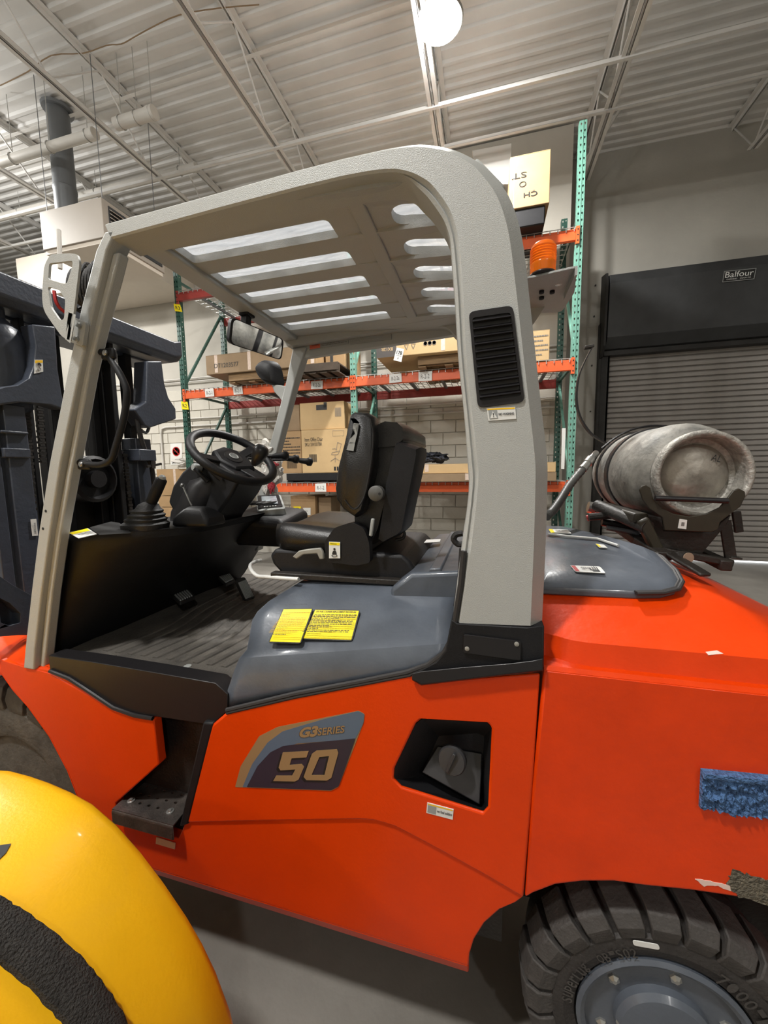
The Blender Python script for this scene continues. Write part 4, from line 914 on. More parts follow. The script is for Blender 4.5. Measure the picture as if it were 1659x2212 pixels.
ob('mat_stud', MB().lathe((-.86, .91, zf+.003), (0, 0, 1), [(.012, 0), (.011, .003), (.0, .004)], 14), 'greyplastic', mt)
sk = [(104, 1416), (200, 1430), (330, 1452), (465, 1476), (492, 1500), (491, 1536), (458, 1566), (436, 1563), (330, 1547), (290, 1541), (245, 1526), (190, 1490), (150, 1464), (108, 1450)]
ob('floor_skirt', MB().prism(pp(sk, YN+.010), (0, .05, 0)), 'blackgloss', fk, bevel=.005, seg=3)
ob('skirt_bead', MB().tube(pp([(108, 1449), (150, 1466), (190, 1492), (245, 1529), (290, 1545), (330, 1552)], YN+.006), .006, 8), 'blackgloss', fk)
ob('step_well', MB().bx(-1.16, -.84, .988, 1.0, .49, .90).prism([(-1.062, YN+.038, .50), (-1.062, .988, .50), (-1.062, .988, .86), (-1.0, YN+.038, .80)], (-.006, 0, 0)), 'black', fk, bevel=.003)
ob('panel_edge', MB().prism(pp([(438, 1560), (460, 1563), (406, 1782), (386, 1788)], YN-.002), (0, .16, 0)), 'black', fk, bevel=.006, seg=3)
zst = .546
sp_ = [Vector((-1.062, YN-.022, zst)), Vector((-.842, YN-.022, zst)), Vector((-.850, .985, zst)), Vector((-1.058, .985, zst))]
sh = [[Vector((-1.03+.033*c+.004*(r % 2), YN+.014+.028*r, zst))+Vector((.0055*math.cos(t), .0040*math.sin(t), 0)) for t in [2*PI*k/8 for k in range(8)]] for r in range(4) for c in range(5) if (r, c) not in ((0, 0), (0, 4), (3, 3))]
st_ = ob('step', MB().prism([p+Vector((0, 0, -.004)) for p in sp_], (0, 0, .004), [[p+Vector((0, 0, -.004)) for p in h] for h in sh]), 'stepm', fk, smoothed=False)
ob('step_apron', MB().loft([[Vector((x, YN-.020, zst)), Vector((x, YN-.026, zst-.006)), Vector((x, YN-.026, zst-.045)), Vector((x, YN-.020, zst-.045))] for x in (-1.062, -.842)]).bx(-1.064, -1.058, YN-.02, .98, zst-.04, zst-.002), 'stepm', st_, bevel=.003)
for (x, y) in [(-1.03, YN+.014), (-.885, YN+.012), (-.905, YN+.10)]:
    ob('bolt', MB().lathe((x, y, zst), (0, 0, 1), [(.011, 0), (.011, .003), (.006, .004), (.005, .008), (.0, .009)], 12), 'zinc', st_)
# ---- hood over the engine
def surf(rows, ns=9):
    """rows: (front point, rear point) pairs; ruled sheet"""
    return [[Vector(a).lerp(Vector(b), i/(ns-1)) for a, b in rows] for i in range(ns)]
zb0 = PY(483, 1530, .838); zb1 = PY(900, 1449, .838)
rows = [((zb0.x, .838, .894), (-.10, .838, 1.072)), ((-.672, .838, .93), (-.085, .838, 1.105)), ((-.640, .842, 1.012), (-.075, .842, 1.118)), ((-.632, .852, 1.036), (-.075, .852, 1.136)), ((-.622, .872, 1.052), (-.075, .872, 1.146)),
        ((-.640, .93, 1.112), (-.080, .93, 1.158)), ((-.636, .95, 1.128), (-.080, .95, 1.164)), ((-.620, .985, 1.148), (-.080, .985, 1.176)), ((-.560, 1.08, 1.186), (-.070, 1.08, 1.205)), ((-.545, 1.30, 1.190), (-.060, 1.30, 1.23)),
        ((-.560, 1.62, 1.186), (-.060, 1.62, 1.205)), ((-.62, 1.70, 1.13), (-.08, 1.70, 1.16)), ((-.64, 1.755, 1.02), (-.08, 1.755, 1.12)), ((-.69, 1.76, .90), (-.08, 1.76, 1.07))]
S_ = surf(rows, 14)
hb = MB().loft(S_, closed=False, caps=False)
fr0 = S_[0]; cen = [Vector((p.x+.05, min(max(p.y, .93), 1.68), min(p.z, 1.10)-.06)) for p in fr0]
hb.loft([fr0, [Vector((p.x-.004, p.y+(.01 if p.y < 1.3 else -.01), p.z-.004)) for p in fr0], [Vector((zb0.x+.004, min(max(p.y, .87), 1.73), min(p.z, .94 if j not in (0, 13) else p.z))) for j, p in enumerate(fr0)]], closed=False, caps=False)
hd = ob('engine_hood', hb, 'hood', fk, angle=.38)
sol = hd.modifiers.new('thick', 'SOLIDIFY'); sol.thickness = .006; sol.offset = 0
ob('hood_front', MB().prism([(-.660, .86, .90), (-.66, 1.74, .90), (-.60, 1.70, 1.12), (-.58, 1.60, 1.17), (-.58, 1.06, 1.17), (-.60, .93, 1.10)], (.02, 0, 0)), 'hood', fk)
# raised rear deck beside the seat
ob('rear_deck', MB().loft([[Vector((x, y, z)) for x, z in ((-.26, 1.20), (-.20, 1.248), (-.06, 1.262), (.12, 1.250), (.12, 1.12), (-.26, 1.12))] for y in (1.02, 1.09, 1.70)]), 'hood', fk, bevel=.012, seg=3)
ob('deck_rib', MB().loft([[Vector((x, y, z)) for x, z in ((-.155, 1.25), (-.150, 1.262), (-.120, 1.264), (-.115, 1.25))] for y in (1.03, 1.68)]), 'hood', fk, bevel=.003)
ob('deck_gasket', MB().tube([PY(*p, .93) for p in [(1001, 1185), (997, 1250), (988, 1310)]], .010, 8), 'gasket', fk)
# yellow instruction stickers on the hood slope: laid on the real surface
def bvh_of(o):
    wl = WL[o.name]; return BVHTree.FromPolygons([v.co+wl for v in o.data.vertices], [p.vertices[:] for p in o.data.polygons])
def onsurf(bv, pts, fb):
    out = []
    for p in pts:
        r = ray(*p).normalized(); h = bv.ray_cast(Vector((0, 0, H)), r)
        out.append(h[0] if h[0] else PY(*p, fb))
    return out
bh = bvh_of(hd)
qr = onsurf(bh, [(682, 1320), (780, 1322), (763, 1389), (654, 1385)], .9); lift = qnorm(qr)*.008; qr = [p+lift for p in qr]
nR = (qr[2]-qr[0]).cross(qr[3]-qr[1]).normalized(); cR = sum(qr, Vector())/4+lift*.7; OC = Vector((0, 0, H))
ql = [OC+ray(*p)*((cR-OC).dot(nR)/ray(*p).dot(nR)) for p in [(612, 1315), (677, 1314), (650, 1391), (580, 1389)]]
sticker(fk, ql, 'ink', label='left yellow instruction sticker full of fine print on the hood', r=.008, prints=[('stickyel', (.03, .03, .97, .97))]+lines(16, .07, .95, .12, .88, h=.30, m='brownink', seed=12)+lines(1, .12, .95, .90, .94, m='ink', seed=1)+lines(1, .15, .8, .04, .08, m='ink', seed=2))
sticker(fk, qr, 'ink', label='right yellow gas cylinder replacement sticker on the hood', r=.008, prints=[('stickyel', (.022, .03, .978, .97))]+lines(13, .05, .96, .07, .84, h=.36, m='ink', seed=21), texts=[('LPG FUEL CYLINDER REPLACEMENT PROCEDURE', (.07, .885, .93, .94), 'ink', .02)])
# ---- cowl / dashboard
zd = 1.350
top = [(-1.31, .885), (-1.245, .882), (-1.18, .895), (-1.08, .96), (-1.00, 1.05), (-.97, 1.15), (-.97, 1.45), (-.96, 1.54), (-.92, 1.60), (-.91, 1.68), (-.95, 1.76), (-1.31, 1.765)]
bot = [(-1.41, .885), (-1.375, .882), (-1.36, .90), (-1.35, .98), (-1.34, 1.06), (-1.34, 1.15), (-1.34, 1.45), (-1.34, 1.56), (-1.33, 1.62), (-1.32, 1.68), (-1.30, 1.76), (-1.41, 1.765)]
mid = [((a[0]*.86+b[0]*.14), (a[1]*.86+b[1]*.14)) for a, b in zip(top, bot)]
m2 = [((a[0]*.50+b[0]*.50), (a[1]*.5+b[1]*.5)) for a, b in zip(top, bot)]
m3 = [((a[0]*.15+b[0]*.85), (a[1]*.15+b[1]*.85)) for a, b in zip(top, bot)]
inset = [(a*.985-.006, 1.32+(b-1.32)*.975) for a, b in top]
L_ = [[Vector((a, b, zz)) for a, b in pl] for pl, zz in ((bot, zf-.01), (m3, 1.0), (m2, 1.17), (mid, 1.285), (top, 1.325), (top, 1.342), (inset, zd))]
dash = ob('dashboard', MB().loft(L_), 'black', fk, angle=.7)
ob('storage_tray', MB().prism(rpoly([PZ(*p, zd+.0012) for p in [(193, 1140), (240, 1127), (258, 1130), (284, 1152), (215, 1156)]], .01), (0, 0, .001)), 'ink', dash, smoothed=False)
q = [PZ(*p, zd+.001) for p in [(150, 1152), (190, 1142), (209, 1154), (170, 1163)]]
sticker(fk, q, 'white', label='white sticker with a yellow band on the dashboard corner', prints=[('stickyel', (.0, .62, .95, 1.0))]+lines(3, .2, .9, .1, .5, m='inkgrey', seed=3))
for c in [(143, 1178), (141, 1188)]:
    ob('screw', MB().lathe(PY(*c, .880), (0, -1, 0), [(.003, -.002), (.003, .002), (.001, .003)], 10), 'beige', dash)
# display on a far console
dc = PZ(585, 1090, 1.40); dq = [PX(560, 1072, -.86), PX(602, 1068, -.86), PX(615, 1099, -.80), PX(556, 1106, -.80)]
yc_ = 1.62
dq = [PY(555, 1072, 1.70), PY(606, 1070, 1.70), PY(617, 1100, 1.55), PY(556, 1106, 1.50)]
dn = qnorm(dq)
con = ob('display_console', MB().loft([[Vector((x, y, z)) for y, z in ((1.46, z0-.02), (1.48, z0+.01), (1.68, z0+.035), (1.72, z0+.03), (1.72, 1.22), (1.50, 1.20))] for x, z0 in ((-1.10, 1.335), (-1.0, 1.33), (-.87, 1.32), (-.845, 1.30))]), 'black', fk, bevel=.012, seg=3)
db = ob('display', MB().prism(rpoly([p+dn*.004 for p in dq], .012), -dn*.03), 'greyplastic', fk, bevel=.004)
def sub(q, a, b, c_, d_, l): n_ = qnorm(q); return [quadmap(q, u, v)+n_*l for u, v in ((a, d_), (c_, d_), (c_, b), (a, b))]
ob('bezel', MB().prism(rpoly(sub(dq, .03, .12, .93, .97, .006), .008), -dn*.003), 'blackgloss', db)
ob('screen', MB().prism(sub(dq, .20, .30, .80, .86, .0085), -dn*.001), 'screen', db, smoothed=False)
for k in range(5): c = sum(sub(dq, .26+.10*k, .14, .30+.10*k, .18, .007), Vector())/4; ob('button', MB().lathe(c, dn, [(.0045, 0), (.004, .003), (0, .0035)], 8), 'white', db)
for k in range(5):
    x = -1.08+.03*k; ob('grip_rib', MB().bx(x, x+.012, 1.50, 1.62, 1.385, 1.397), 'rubber', con, bevel=.003)
# gear lever and boot
bc = PY(314, 1140, 1.03); bc.z = zd
bt_ = MB(); pr = [(.088, 0), (.094, .012), (.084, .020)]
secs = []
for k, (r, h) in enumerate([(.092, 0), (.095, .016), (.080, .024), (.083, .032), (.070, .038), (.073, .046), (.060, .052), (.062, .060), (.048, .068), (.040, .080), (.022, .088)]):
    cx_ = bc.x+.022*k/10; secs.append([Vector((cx_+r*.72*math.copysign(abs(math.cos(t))**.7, math.cos(t)), bc.y+r*.66*math.copysign(abs(math.sin(t))**.7, math.sin(t)), zd+h)) for t in [2*PI*j/20 for j in range(20)]])
bt = ob('lever_boot', MB().loft(secs), 'rubber', fk, angle=.9)
l0 = bc+Vector((.022, 0, .07)); l1 = PY(350, 1033, 1.03)
ob('lever_grip', MB().tube([l0, l0.lerp(l1, .12), l0.lerp(l1, .2), l0.lerp(l1, .55), l0.lerp(l1, .95), l1], [.010, .012, .017, .018, .0175, .012], 14), 'black', bt, angle=.8)
ob('lever_cap', MB().sphere(l1, .012, 10), 'greyplastic', bt)
bc2 = bc+Vector((.13, .10, 0))
ob('brake_lever_boot', MB().loft([[Vector((bc2.x+sx*r, bc2.y+sy_*r*.7, zd+h)) for sx, sy_ in ((-1, -1), (1, -1), (1, 1), (-1, 1))] for r, h in ((.075, 0), (.070, .03), (.045, .055), (.03, .065))]), 'black', fk, bevel=.012, seg=3)
# steering column and wheel
wc = PY(505, 986, YC-.02); wn = Vector((.60, -.16, .80)).normalized()
cb0 = Vector((-1.27, YC, .98))
def ring(c, ax, rx, ry, n_=20, u=Vector((1, 0, 0))):
    ax = ax.normalized(); u_ = (u-ax*u.dot(ax)).normalized(); v_ = ax.cross(u_)
    return [c+u_*rx*math.cos(2*PI*k/n_)+v_*ry*math.sin(2*PI*k/n_) for k in range(n_)]
ob('steering_column', MB().loft([ring(Vector((-1.26, YC, 1.10)), Vector((0, 0, 1)), .055, .06), ring(Vector((-1.18, YC, 1.24)), Vector((.2, 0, 1)), .075, .08), ring(Vector((-1.105, YC-.01, 1.36)), Vector((.3, 0, 1)), .105, .105), ring(Vector((-1.03, YC-.01, 1.48)), Vector((.5, 0, 1)), .085, .10), ring(wc-wn*.06, wn, .05, .07), ring(wc-wn*.03, wn, .03, .04)]), 'blackgloss', fk, angle=1.0)
# fan shaped shroud in front of the column
cw_ = pp([(362, 1085), (372, 1050), (392, 1020), (415, 1000), (440, 988), (462, 990), (492, 1012), (520, 1030), (500, 1070), (465, 1120), (438, 1170), (405, 1165)], YC-.09)
cs_ = ob('column_shroud', MB().prism(cw_, (0, .18, 0)), 'black', fk, bevel=.012, seg=3, angle=.5)
ob('shroud_recess', MB().prism(pp([(398, 1048), (420, 1046), (437, 1064), (420, 1088), (430, 1066), (400, 1058)], YC-.093), (0, .004, 0)), 'blackgloss', cs_)
ob('gas_strut', MB().tube([PY(394, 1048, YC-.11), PY(414, 1092, YC-.11)], .0035, 8).sphere(PY(394, 1048, YC-.11), .008, 8).sphere(PY(415, 1096, YC-.11), .006, 8), 'steel', cs_)
ob('column_knob', MB().lathe(PY(428, 1010, YC-.10), (-.4, -1, .1), [(.014, -.01), (.015, .01), (.012, .02), (0, .021)], 14), 'greyplastic', cs_)
for a, b in (((420, 1012), (450, 1040)), ((455, 1018), (478, 1035))): ob('stalk', MB().tube([PY(*a, YC-.12), PY(*b, YC-.10)], [.006, .010], 8), 'black', cs_)
wu = Vector((0, 1, 0)); wu = (wu-wn*wu.dot(wn)).normalized(); wv = wn.cross(wu)
Rr = .155
rimp = [wc+wu*Rr*math.cos(t)+wv*Rr*math.sin(t) for t in [2*PI*k/40 for k in range(40)]]
sw = MB(); secs = [[wc+(wu*math.cos(t)+wv*math.sin(t))*(Rr+.0155*math.cos(s_))+wn*.0155*math.sin(s_) for s_ in [2*PI*j/12 for j in range(12)]] for t in [2*PI*k/44 for k in range(44)]]
secs.append(secs[0]); sw.loft(secs, caps=False)
swo = ob('steering_wheel', sw, 'black', fk, angle=1.5)
hubp = [(-.075, .05), (-.03, .07), (.04, .065), (.075, .02), (.06, -.045), (.0, -.07), (-.06, -.045)]
def wp(a, b, h): return wc+wv*a+wu*b+wn*h
ob('wheel_hub', MB().loft([[wp(a*.8, b*.8, -.045) for a, b in hubp], [wp(a, b, -.030) for a, b in hubp], [wp(a, b, -.012) for a, b in hubp], [wp(a*.85, b*.85, -.004) for a, b in hubp]]), 'black', swo, bevel=.005)
for (t, w_) in ((0.2, .035), (PI-.2, .035), (PI*1.5, .045)):
    d_ = wu*math.cos(t)+wv*math.sin(t); ob('spoke', MB().bar(wc+d_*.05-wn*.02, wc+d_*(Rr-.004), w_, .012, up=wn), 'black', swo, bevel=.004)
ob('horn_pad', MB().lathe(wc-wn*.004, wn, [(.036, -.004), (.034, .003), (.0, .006)], 20), 'blackgloss', swo)
ob('hub_badge', MB().lathe(wc+wn*.003, wn, [(.018, -.001), (.017, .001), (.0145, .001), (.014, -.001)], 20), 'greyplastic', swo)
kb = PY(552, 998, YC-.14)
ob('spinner_knob', MB().tube([wc+(kb-wc)*.98-wn*.01, kb+wn*.004, kb+wn*.018, kb+wn*.045, kb+wn*.060, kb+wn*.066], [.010, .016, .022, .027, .020, .004], 16), 'blackgloss', swo, angle=1.2)
# three hydraulic levers
for k, (a, b, c_) in enumerate([((520, 984), (590, 985), (619, 984)), ((530, 990), (600, 988), (642, 992)), ((545, 995), (630, 992), (671, 998))]):
    yy = 1.42+.05*k; p_, q_, r_ = PY(*a, yy), PY(*b, yy), PY(*c_, yy)
    lv_ = ob('hydraulic_lever', MB().tube([p_, q_, r_-(r_-q_).normalized()*.03], .0065, 8), 'blackgloss', fk)
    dd = (r_-q_).normalized()
    ob('lever_knob', MB().tube([r_-dd*.062, r_-dd*.045, r_-dd*.020, r_-dd*.010, r_+dd*.002, r_+dd*.008], [.008, .012, .013, .0185, .0175, .006], 12), 'black', lv_, angle=1.2)
# pedals
def pedal(ps_, z_, label, m='rubber'):
    q_ = [Vector(p) for p in ps_]; n_ = qnorm(q_); o = ob('pedal', MB().prism(rpoly(q_, .012), -n_*.012), m, fk, bevel=.003)
    for k in range(6):
        a, b = quadmap(q_, .12+.14*k, .12), quadmap(q_, .12+.14*k, .88); ob('pedal_rib', MB().bar(a+n_*.002, b+n_*.002, .005, .006, up=n_), 'greyplastic', o)
    return o
pedal([PZ(*p, 1.02) for p in [(371, 1285), (407, 1272), (422, 1288), (388, 1302)]], 1.02, '')
pedal([PZ(*p, 1.05) for p in [(470, 1246), (498, 1238), (508, 1252), (488, 1262)]], 1.06, '')
pedal([PZ(510, 1254, 1.08), PZ(529, 1246, 1.08), PZ(552, 1292, .975), PZ(531, 1299, .975)], 1.0, '')
# ---- seat
sx0, sx1, sy0, sy1 = -.705, -.36, 1.06, 1.54
base = ob('seat', MB().loft([[Vector((x, y, z)) for x, y in ((a0, sy0+.03), (a1, sy0+.03), (a1, sy1-.03), (a0, sy1-.03))] for a0, a1, z in ((-.62, -.22, 1.192), (-.64, -.21, 1.205), (-.67, -.20, 1.235), (-.68, -.215, 1.262), (-.66, -.24, 1.285))]), 'black', fk, bevel=.012, seg=3)
ob('seat_rail', MB().bx(-.66, -.235, sy0+.0, sy0+.03, 1.198, 1.215).bx(-.66, -.235, sy1-.03, sy1, 1.198, 1.215), 'bracket', base, bevel=.003)
cu = []
for t, zt_, zb_, w_ in [(0, 1.334, 1.308, .10), (.04, 1.354, 1.293, .18), (.14, 1.362, 1.285, .215), (.35, 1.360, 1.285, .225), (.6, 1.352, 1.285, .225), (.85, 1.345, 1.285, .22), (1.0, 1.340, 1.29, .21)]:
    x = sx0+(sx1+.02-sx0)*t; yy = (sy0+sy1)/2; s_ = []
    for a, z in [(-1, (zt_+zb_)/2), (-.97, zt_-.014), (-.86, zt_+.004), (-.7, zt_+.001), (-.35, zt_-.008), (0, zt_-.012), (.35, zt_-.008), (.7, zt_+.001), (.86, zt_+.004), (.97, zt_-.014), (1, (zt_+zb_)/2), (.95, zb_), (0, zb_-.002), (-.95, zb_)]:
        s_.append(Vector((x+abs(a)**3*.02*(1 if t < .3 else 0), yy+a*w_, z)))
    cu.append(s_)
ob('cushion', MB().loft(cu), 'vinyl', base, angle=1.3)
ob('seat_side', MB().prism(rpoly([PY(*p, 1.055) for p in [(700, 1172), (722, 1140), (760, 1128), (785, 1140), (797, 1170), (800, 1216), (770, 1222), (705, 1214)]], .012), (0, .03, 0)), 'black', base, bevel=.008, seg=3)
# folded-up near armrest
aq = [(766, 897), (772, 893), (800, 894), (813, 903), (817, 940), (814, 1010), (803, 1060), (790, 1104), (775, 1116), (750, 1100), (735, 1078), (732, 1055), (738, 1010), (752, 958)]
def pad(px, y0, y1, round_=.015):
    c = pp(px, (y0+y1)/2); cc_ = sum(c, Vector())/len(c); d = []
    for t, s_ in ((0, .86), (.10, .95), (.25, 1.0), (.75, 1.0), (.9, .95), (1, .86)):
        d.append([Vector((cc_.x+(p.x-cc_.x)*s_, y0+(y1-y0)*t, cc_.z+(p.z-cc_.z)*(1-(1-s_)*.45))) for p in c])
    return MB().loft(d)
arm = ob('armrest', pad(aq, 1.045, 1.125), 'vinyl', base, angle=1.0)
ob('pad_seam', MB().tube(smooth(pp([(800, 905), (806, 940), (800, 1010), (786, 1075), (765, 1100), (745, 1080)], 1.046), 3), .003, 6), 'vinyl', base)
ob('armrest_latch', MB().loft([[Vector(p) for p in pp([(a-4, b), (a+w_-2, b+1), (a+w_-2, b+3), (a-4, b+3)], 1.04)] for a, b, w_ in ((762, 903, 8), (768, 912, 10), (764, 935, 10), (757, 955, 12), (752, 972, 14))]), 'greyplastic', base, bevel=.004)
ob('adjuster_disc', MB().lathe(PY(812, 1066, 1.045), (0, -1, 0), [(.022, -.02), (.022, .003), (.018, .006), (.0, .007)], 22), 'darkplastic', base)
ob('disc_hole', MB().lathe(PY(820, 1067, 1.031), (0, -1, 0), [(.004, 0), (.004, .001)], 10), 'ink', base)
# backrest: cushion in front, hard shell box behind
bq = [(800, 1100), (797, 1040), (806, 990), (820, 955), (838, 936), (864, 926), (888, 928), (903, 936), (907, 955), (897, 975), (870, 1060), (850, 1130), (830, 1170), (800, 1165)]
ob('backrest', pad(bq, 1.10, 1.50), 'vinyl', base, angle=1.0)
ob('head_cushion', pad([(815, 985), (826, 952), (842, 934), (866, 924), (892, 926), (904, 936), (906, 958), (890, 972), (850, 975), (832, 1000)], 1.09, 1.51), 'vinyl', base, angle=1.0)
ob('seat_shell', pad([(868, 958), (876, 955), (916, 968), (917, 978), (882, 1140), (872, 1150), (838, 1166), (828, 1160), (842, 1080), (846, 1040)], 1.07, 1.24), 'black', base, angle=.6)
ob('recline_lever', MB().bar(PY(806, 1120, 1.045), PY(801, 1158, 1.045), .012, .010), 'greyplastic', base, bevel=.003)
lh = pp([(631, 1203), (645, 1190), (668, 1186), (691, 1184), (697, 1192), (699, 1208), (690, 1209), (684, 1196), (655, 1198), (640, 1208)], 1.045)
ob('height_lever', MB().prism(lh, (0, .012, 0)), 'beige', base, bevel=.003)
q = pp([(711, 1170), (735, 1171), (735, 1206), (711, 1206)], 1.052)
sk_ = sticker(fk, q, 'white', label='white and yellow seat belt sticker on the seat side', prints=[('stickyel', (.03, .80, .97, .97))]+lines(1, .1, .9, .84, .93, m='ink', seed=2))
n_ = qnorm(q); c = quadmap(q, .5, .57)+n_*.002; ww = (q[1]-q[0]).length
ob('print', MB().lathe(c, n_, [(ww*.10, 0), (ww*.10, .0004), (0, .0005)], 14).prism(rpoly([quadmap(q, u, v)+n_*.002 for u, v in ((.38, .48), (.62, .48), (.72, .26), (.28, .26))], .003), n_*.0005).tube([quadmap(q, .5+.24*math.cos(t), .17+.07*math.sin(t))+n_*.002 for t in [2*PI*k/16 for k in range(17)]], .0009, 5), 'ink', sk_, smoothed=False)
ob('slide_bar', MB().tube(smooth([PY(563, 1210, 1.30), PY(552, 1213, 1.22), PY(541, 1220, 1.16), PY(543, 1232, 1.12), PY(556, 1244, 1.09), PY(575, 1246, 1.07), PY(610, 1249, 1.055), PY(645, 1251, 1.045)], 3), .0062, 10), 'whitepaint', base)
ob('belt_loop', MB().tube(smooth([PY(853, 1158, 1.12), PY(862, 1147, 1.12), PY(873, 1150, 1.12), (PY(871, 1162, 1.12)), PY(855, 1166, 1.12)], 3), .005, 8), 'black', base)
ob('seat_cable', MB().tube(smooth([PY(999, 1152, 1.0), PY(985, 1155, 1.0), PY(980, 1166, 1.0), PY(990, 1176, 1.0), PY(1002, 1175, 1.0)], 3), .008, 8), 'rubber', fk)
q = [PZ(*p, 1.266) for p in [(905, 1167), (952, 1165), (950, 1171), (900, 1174)]]
sticker(fk, q, 'white', label='flat white label on the deck behind the seat')
# ---- counterweight
zs1 = 1.112
cwP = [Vector((.118, YN, zs1))]+pp([(1150, 1700), (1134, 1942), (1150, 1932), (1200, 1913), (1260, 1906), (1330, 1906), (1400, 1916), (1500, 1926), (1600, 1941), (1659, 1953)], YN)
cwP += [Vector((.66, YN, .66)), Vector((.72, YN, .50)), Vector((.74, YN, .34)), Vector((.80, YN, .34)), Vector((.825, YN, .50)), Vector((.825, YN, 1.0)), Vector((.80, YN, zs1))]
CW = ob('counterweight', MB().prism(cwP, (0, YF-YN, 0)), 'redcw', fk, bevel=.006, seg=3, angle=.5)
def tz(x):
    pts = [(.10, 1.252), (.40, 1.255), (.50, 1.25), (.60, 1.215), (.70, 1.168), (.80, 1.116)]
    if x <= pts[0][0]: return pts[0][1]
    for (a, b), (c_, d_) in zip(pts, pts[1:]):
        if x <= c_: return b+(d_-b)*(x-a)/(c_-a)
    return pts[-1][1]
secs = []
xs_ = [.119, .130, .150, .175, .21, .30, .40, .46, .52, .58, .64, .70, .76, .798]
for x in xs_:
    t = tz(x); sl_ = min(1.236, t-.012); k = max(0, min(1, (.185-x)/.05)) if x < .185 else 0
    yo_ = YN+.022+.03*k
    lo_ = min(zs1+.020, t-.03)
    pr = [(YN+.002, zs1-.02), (YN+.002, zs1+.001), (YN+.010, zs1+.008), (yo_, zs1+.010), (yo_+.006, lo_+.01), (yo_+.012, lo_+.035 if sl_ > lo_+.04 else lo_+.012), (YN+.13, sl_-.028), (YN+.165, sl_-.008), (YN+.20, sl_), (YN+.33, t), (YF-.33, t), (YF-.18, sl_), (YF-.02, zs1+.02), (YF-.002, zs1-.02)]
    secs.append([Vector((x, a, b)) for a, b in pr])
ob('counterweight_top', MB().loft(secs), 'redcw', fk, angle=.55)
# slate radiator cover on top
bvc = bvh_of(bpy.data.objects['counterweight_top'])
rcp = [(.125, .975), (.20, .978), (.33, .982), (.385, .990), (.420, 1.008), (.440, 1.040), (.446, 1.085), (.440, 1.15), (.42, 1.24), (.38, 1.36), (.33, 1.48), (.27, 1.60), (.125, 1.62)]
secs = [[Vector((.28+(a-.28)*s_, 1.28+(b-1.28)*s_, 1.240+min(.058, max(0, (1.28+(b-1.28)*s_-.98)*.30))+h)) for a, b in rcp] for s_, h in ((1.0, -.014), (1.0, .002), (.985, .006), (.93, .012), (.80, .017))]
rc_ = ob('radiator_cover', MB().loft(secs), 'hood', fk, angle=.6, bevel=.004)
for s_, r in ((1.005, .005), (1.03, .005)): ob('cover_gasket', MB().tube([Vector((.28+(a-.28)*s_, 1.28+(b-1.28)*s_, 1.243+min(.058, max(0, (b-.98)*.30)))) for a, b in rcp[2:10]], r, 8), 'gasket', fk)
def ztop(ps_, z): return [PZ(*p, z) for p in ps_]
q = ztop([(1231, 1225), (1296, 1228), (1308, 1242), (1243, 1239)], 1.285)
bvr = bvh_of(rc_)
def onr(ps_): return [p+Vector((0, 0, .004)) for p in onsurf(bvr, ps_, 1.1)]
sk2 = sticker(fk, onr([(1231, 1225), (1296, 1228), (1308, 1242), (1243, 1239)]), 'white', label='white hand injury sticker with a red end on the radiator cover', r=.004, prints=[('stickred', (.02, .06, .16, .94)), ('ink', (.62, .1, .86, .45)), ('ink', (.56, .3, .62, .7)), ('ink', (.68, .5, .71, .86)), ('ink', (.75, .5, .78, .9)), ('ink', (.82, .45, .85, .85))]+lines(2, .3, .55, .3, .8, m='inkgrey', seed=3))
sticker(fk, onr([(1185, 1146), (1226, 1147), (1234, 1155), (1190, 1154)]), 'white', label='white and yellow sticker at the far end of the radiator cover', prints=[('stickyel', (.0, .0, .2, 1))]+lines(2, .3, .9, .2, .8, m='inkgrey', seed=7))
sticker(fk, onr([(1286, 1178), (1304, 1180), (1312, 1187), (1294, 1186)]), 'white', label='small white and cream sticker on the radiator cover', prints=[('stickyel', (.0, .1, .3, .9))])
ob('cover_prop_rod', MB().tube([p+Vector((0, 0, .006)) for p in onsurf(bvr, [(1185, 1157), (1230, 1163), (1290, 1168), (1335, 1183)], 1.3)], .004, 8), 'whitepaint', rc_)
# blue foam strip, scraped corner, scuff marks
def ragged(px, y, th, m, name, label, seed, amp=.004):
    R = random.Random(seed); pts = pp(px, y); out = []
    for i in range(len(pts)):
        a, b = pts[i], pts[(i+1) % len(pts)]; n_ = max(1, int((b-a).length/.006))
        for k in range(n_): p = a.lerp(b, k/n_); out.append(p+Vector((R.uniform(-amp, amp), 0, R.uniform(-amp, amp))))
    o = ob(name, MB().prism(out, (0, -th, 0)), m, fk, smoothed=False)
    if label: o['label'] = label
    return o
bf = MB(); q = pp([(1513, 1659), (1690, 1676), (1690, 1765), (1509, 1738)], YN); nx, nz = 60, 24
for layer in (0,):
    grid = []
    for i in range(nx+1):
        u = i/nx; edge = noise.noise(Vector((u*9, 3, 0)))*.10+noise.noise(Vector((u*30, 7, 0)))*.07
        col_ = [Vector(quadmap(q, u, 1))]
        for j in range(nz+1):
            v = 1-(1+edge*.8+.02)*j/nz; p = quadmap(q, u, v)
            hgt = .010+.009*noise.noise(Vector((u*14, v*5, 1)))+.006*noise.noise(Vector((u*40, v*16, 4))) if j > 3 else .016
            col_.append(p+Vector((0, -max(.003, hgt), 0)))
        col_.append(quadmap(q, u, 1-(1+edge*.8+.02))); grid.append(col_)
    bf.loft(grid, closed=True)
ob('foam_strip', bf, 'blue', fk, angle=1.2)['label'] = 'torn blue foam strip stuck on the counterweight'
ragged([(1585, 1877), (1600, 1882), (1625, 1890), (1680, 1905), (1680, 1960), (1640, 1948), (1600, 1940), (1578, 1925), (1570, 1905)], YN+.0005, .0018, 'bare', 'scraped_patch', 'scraped bare metal patch at the counterweight corner', 3)
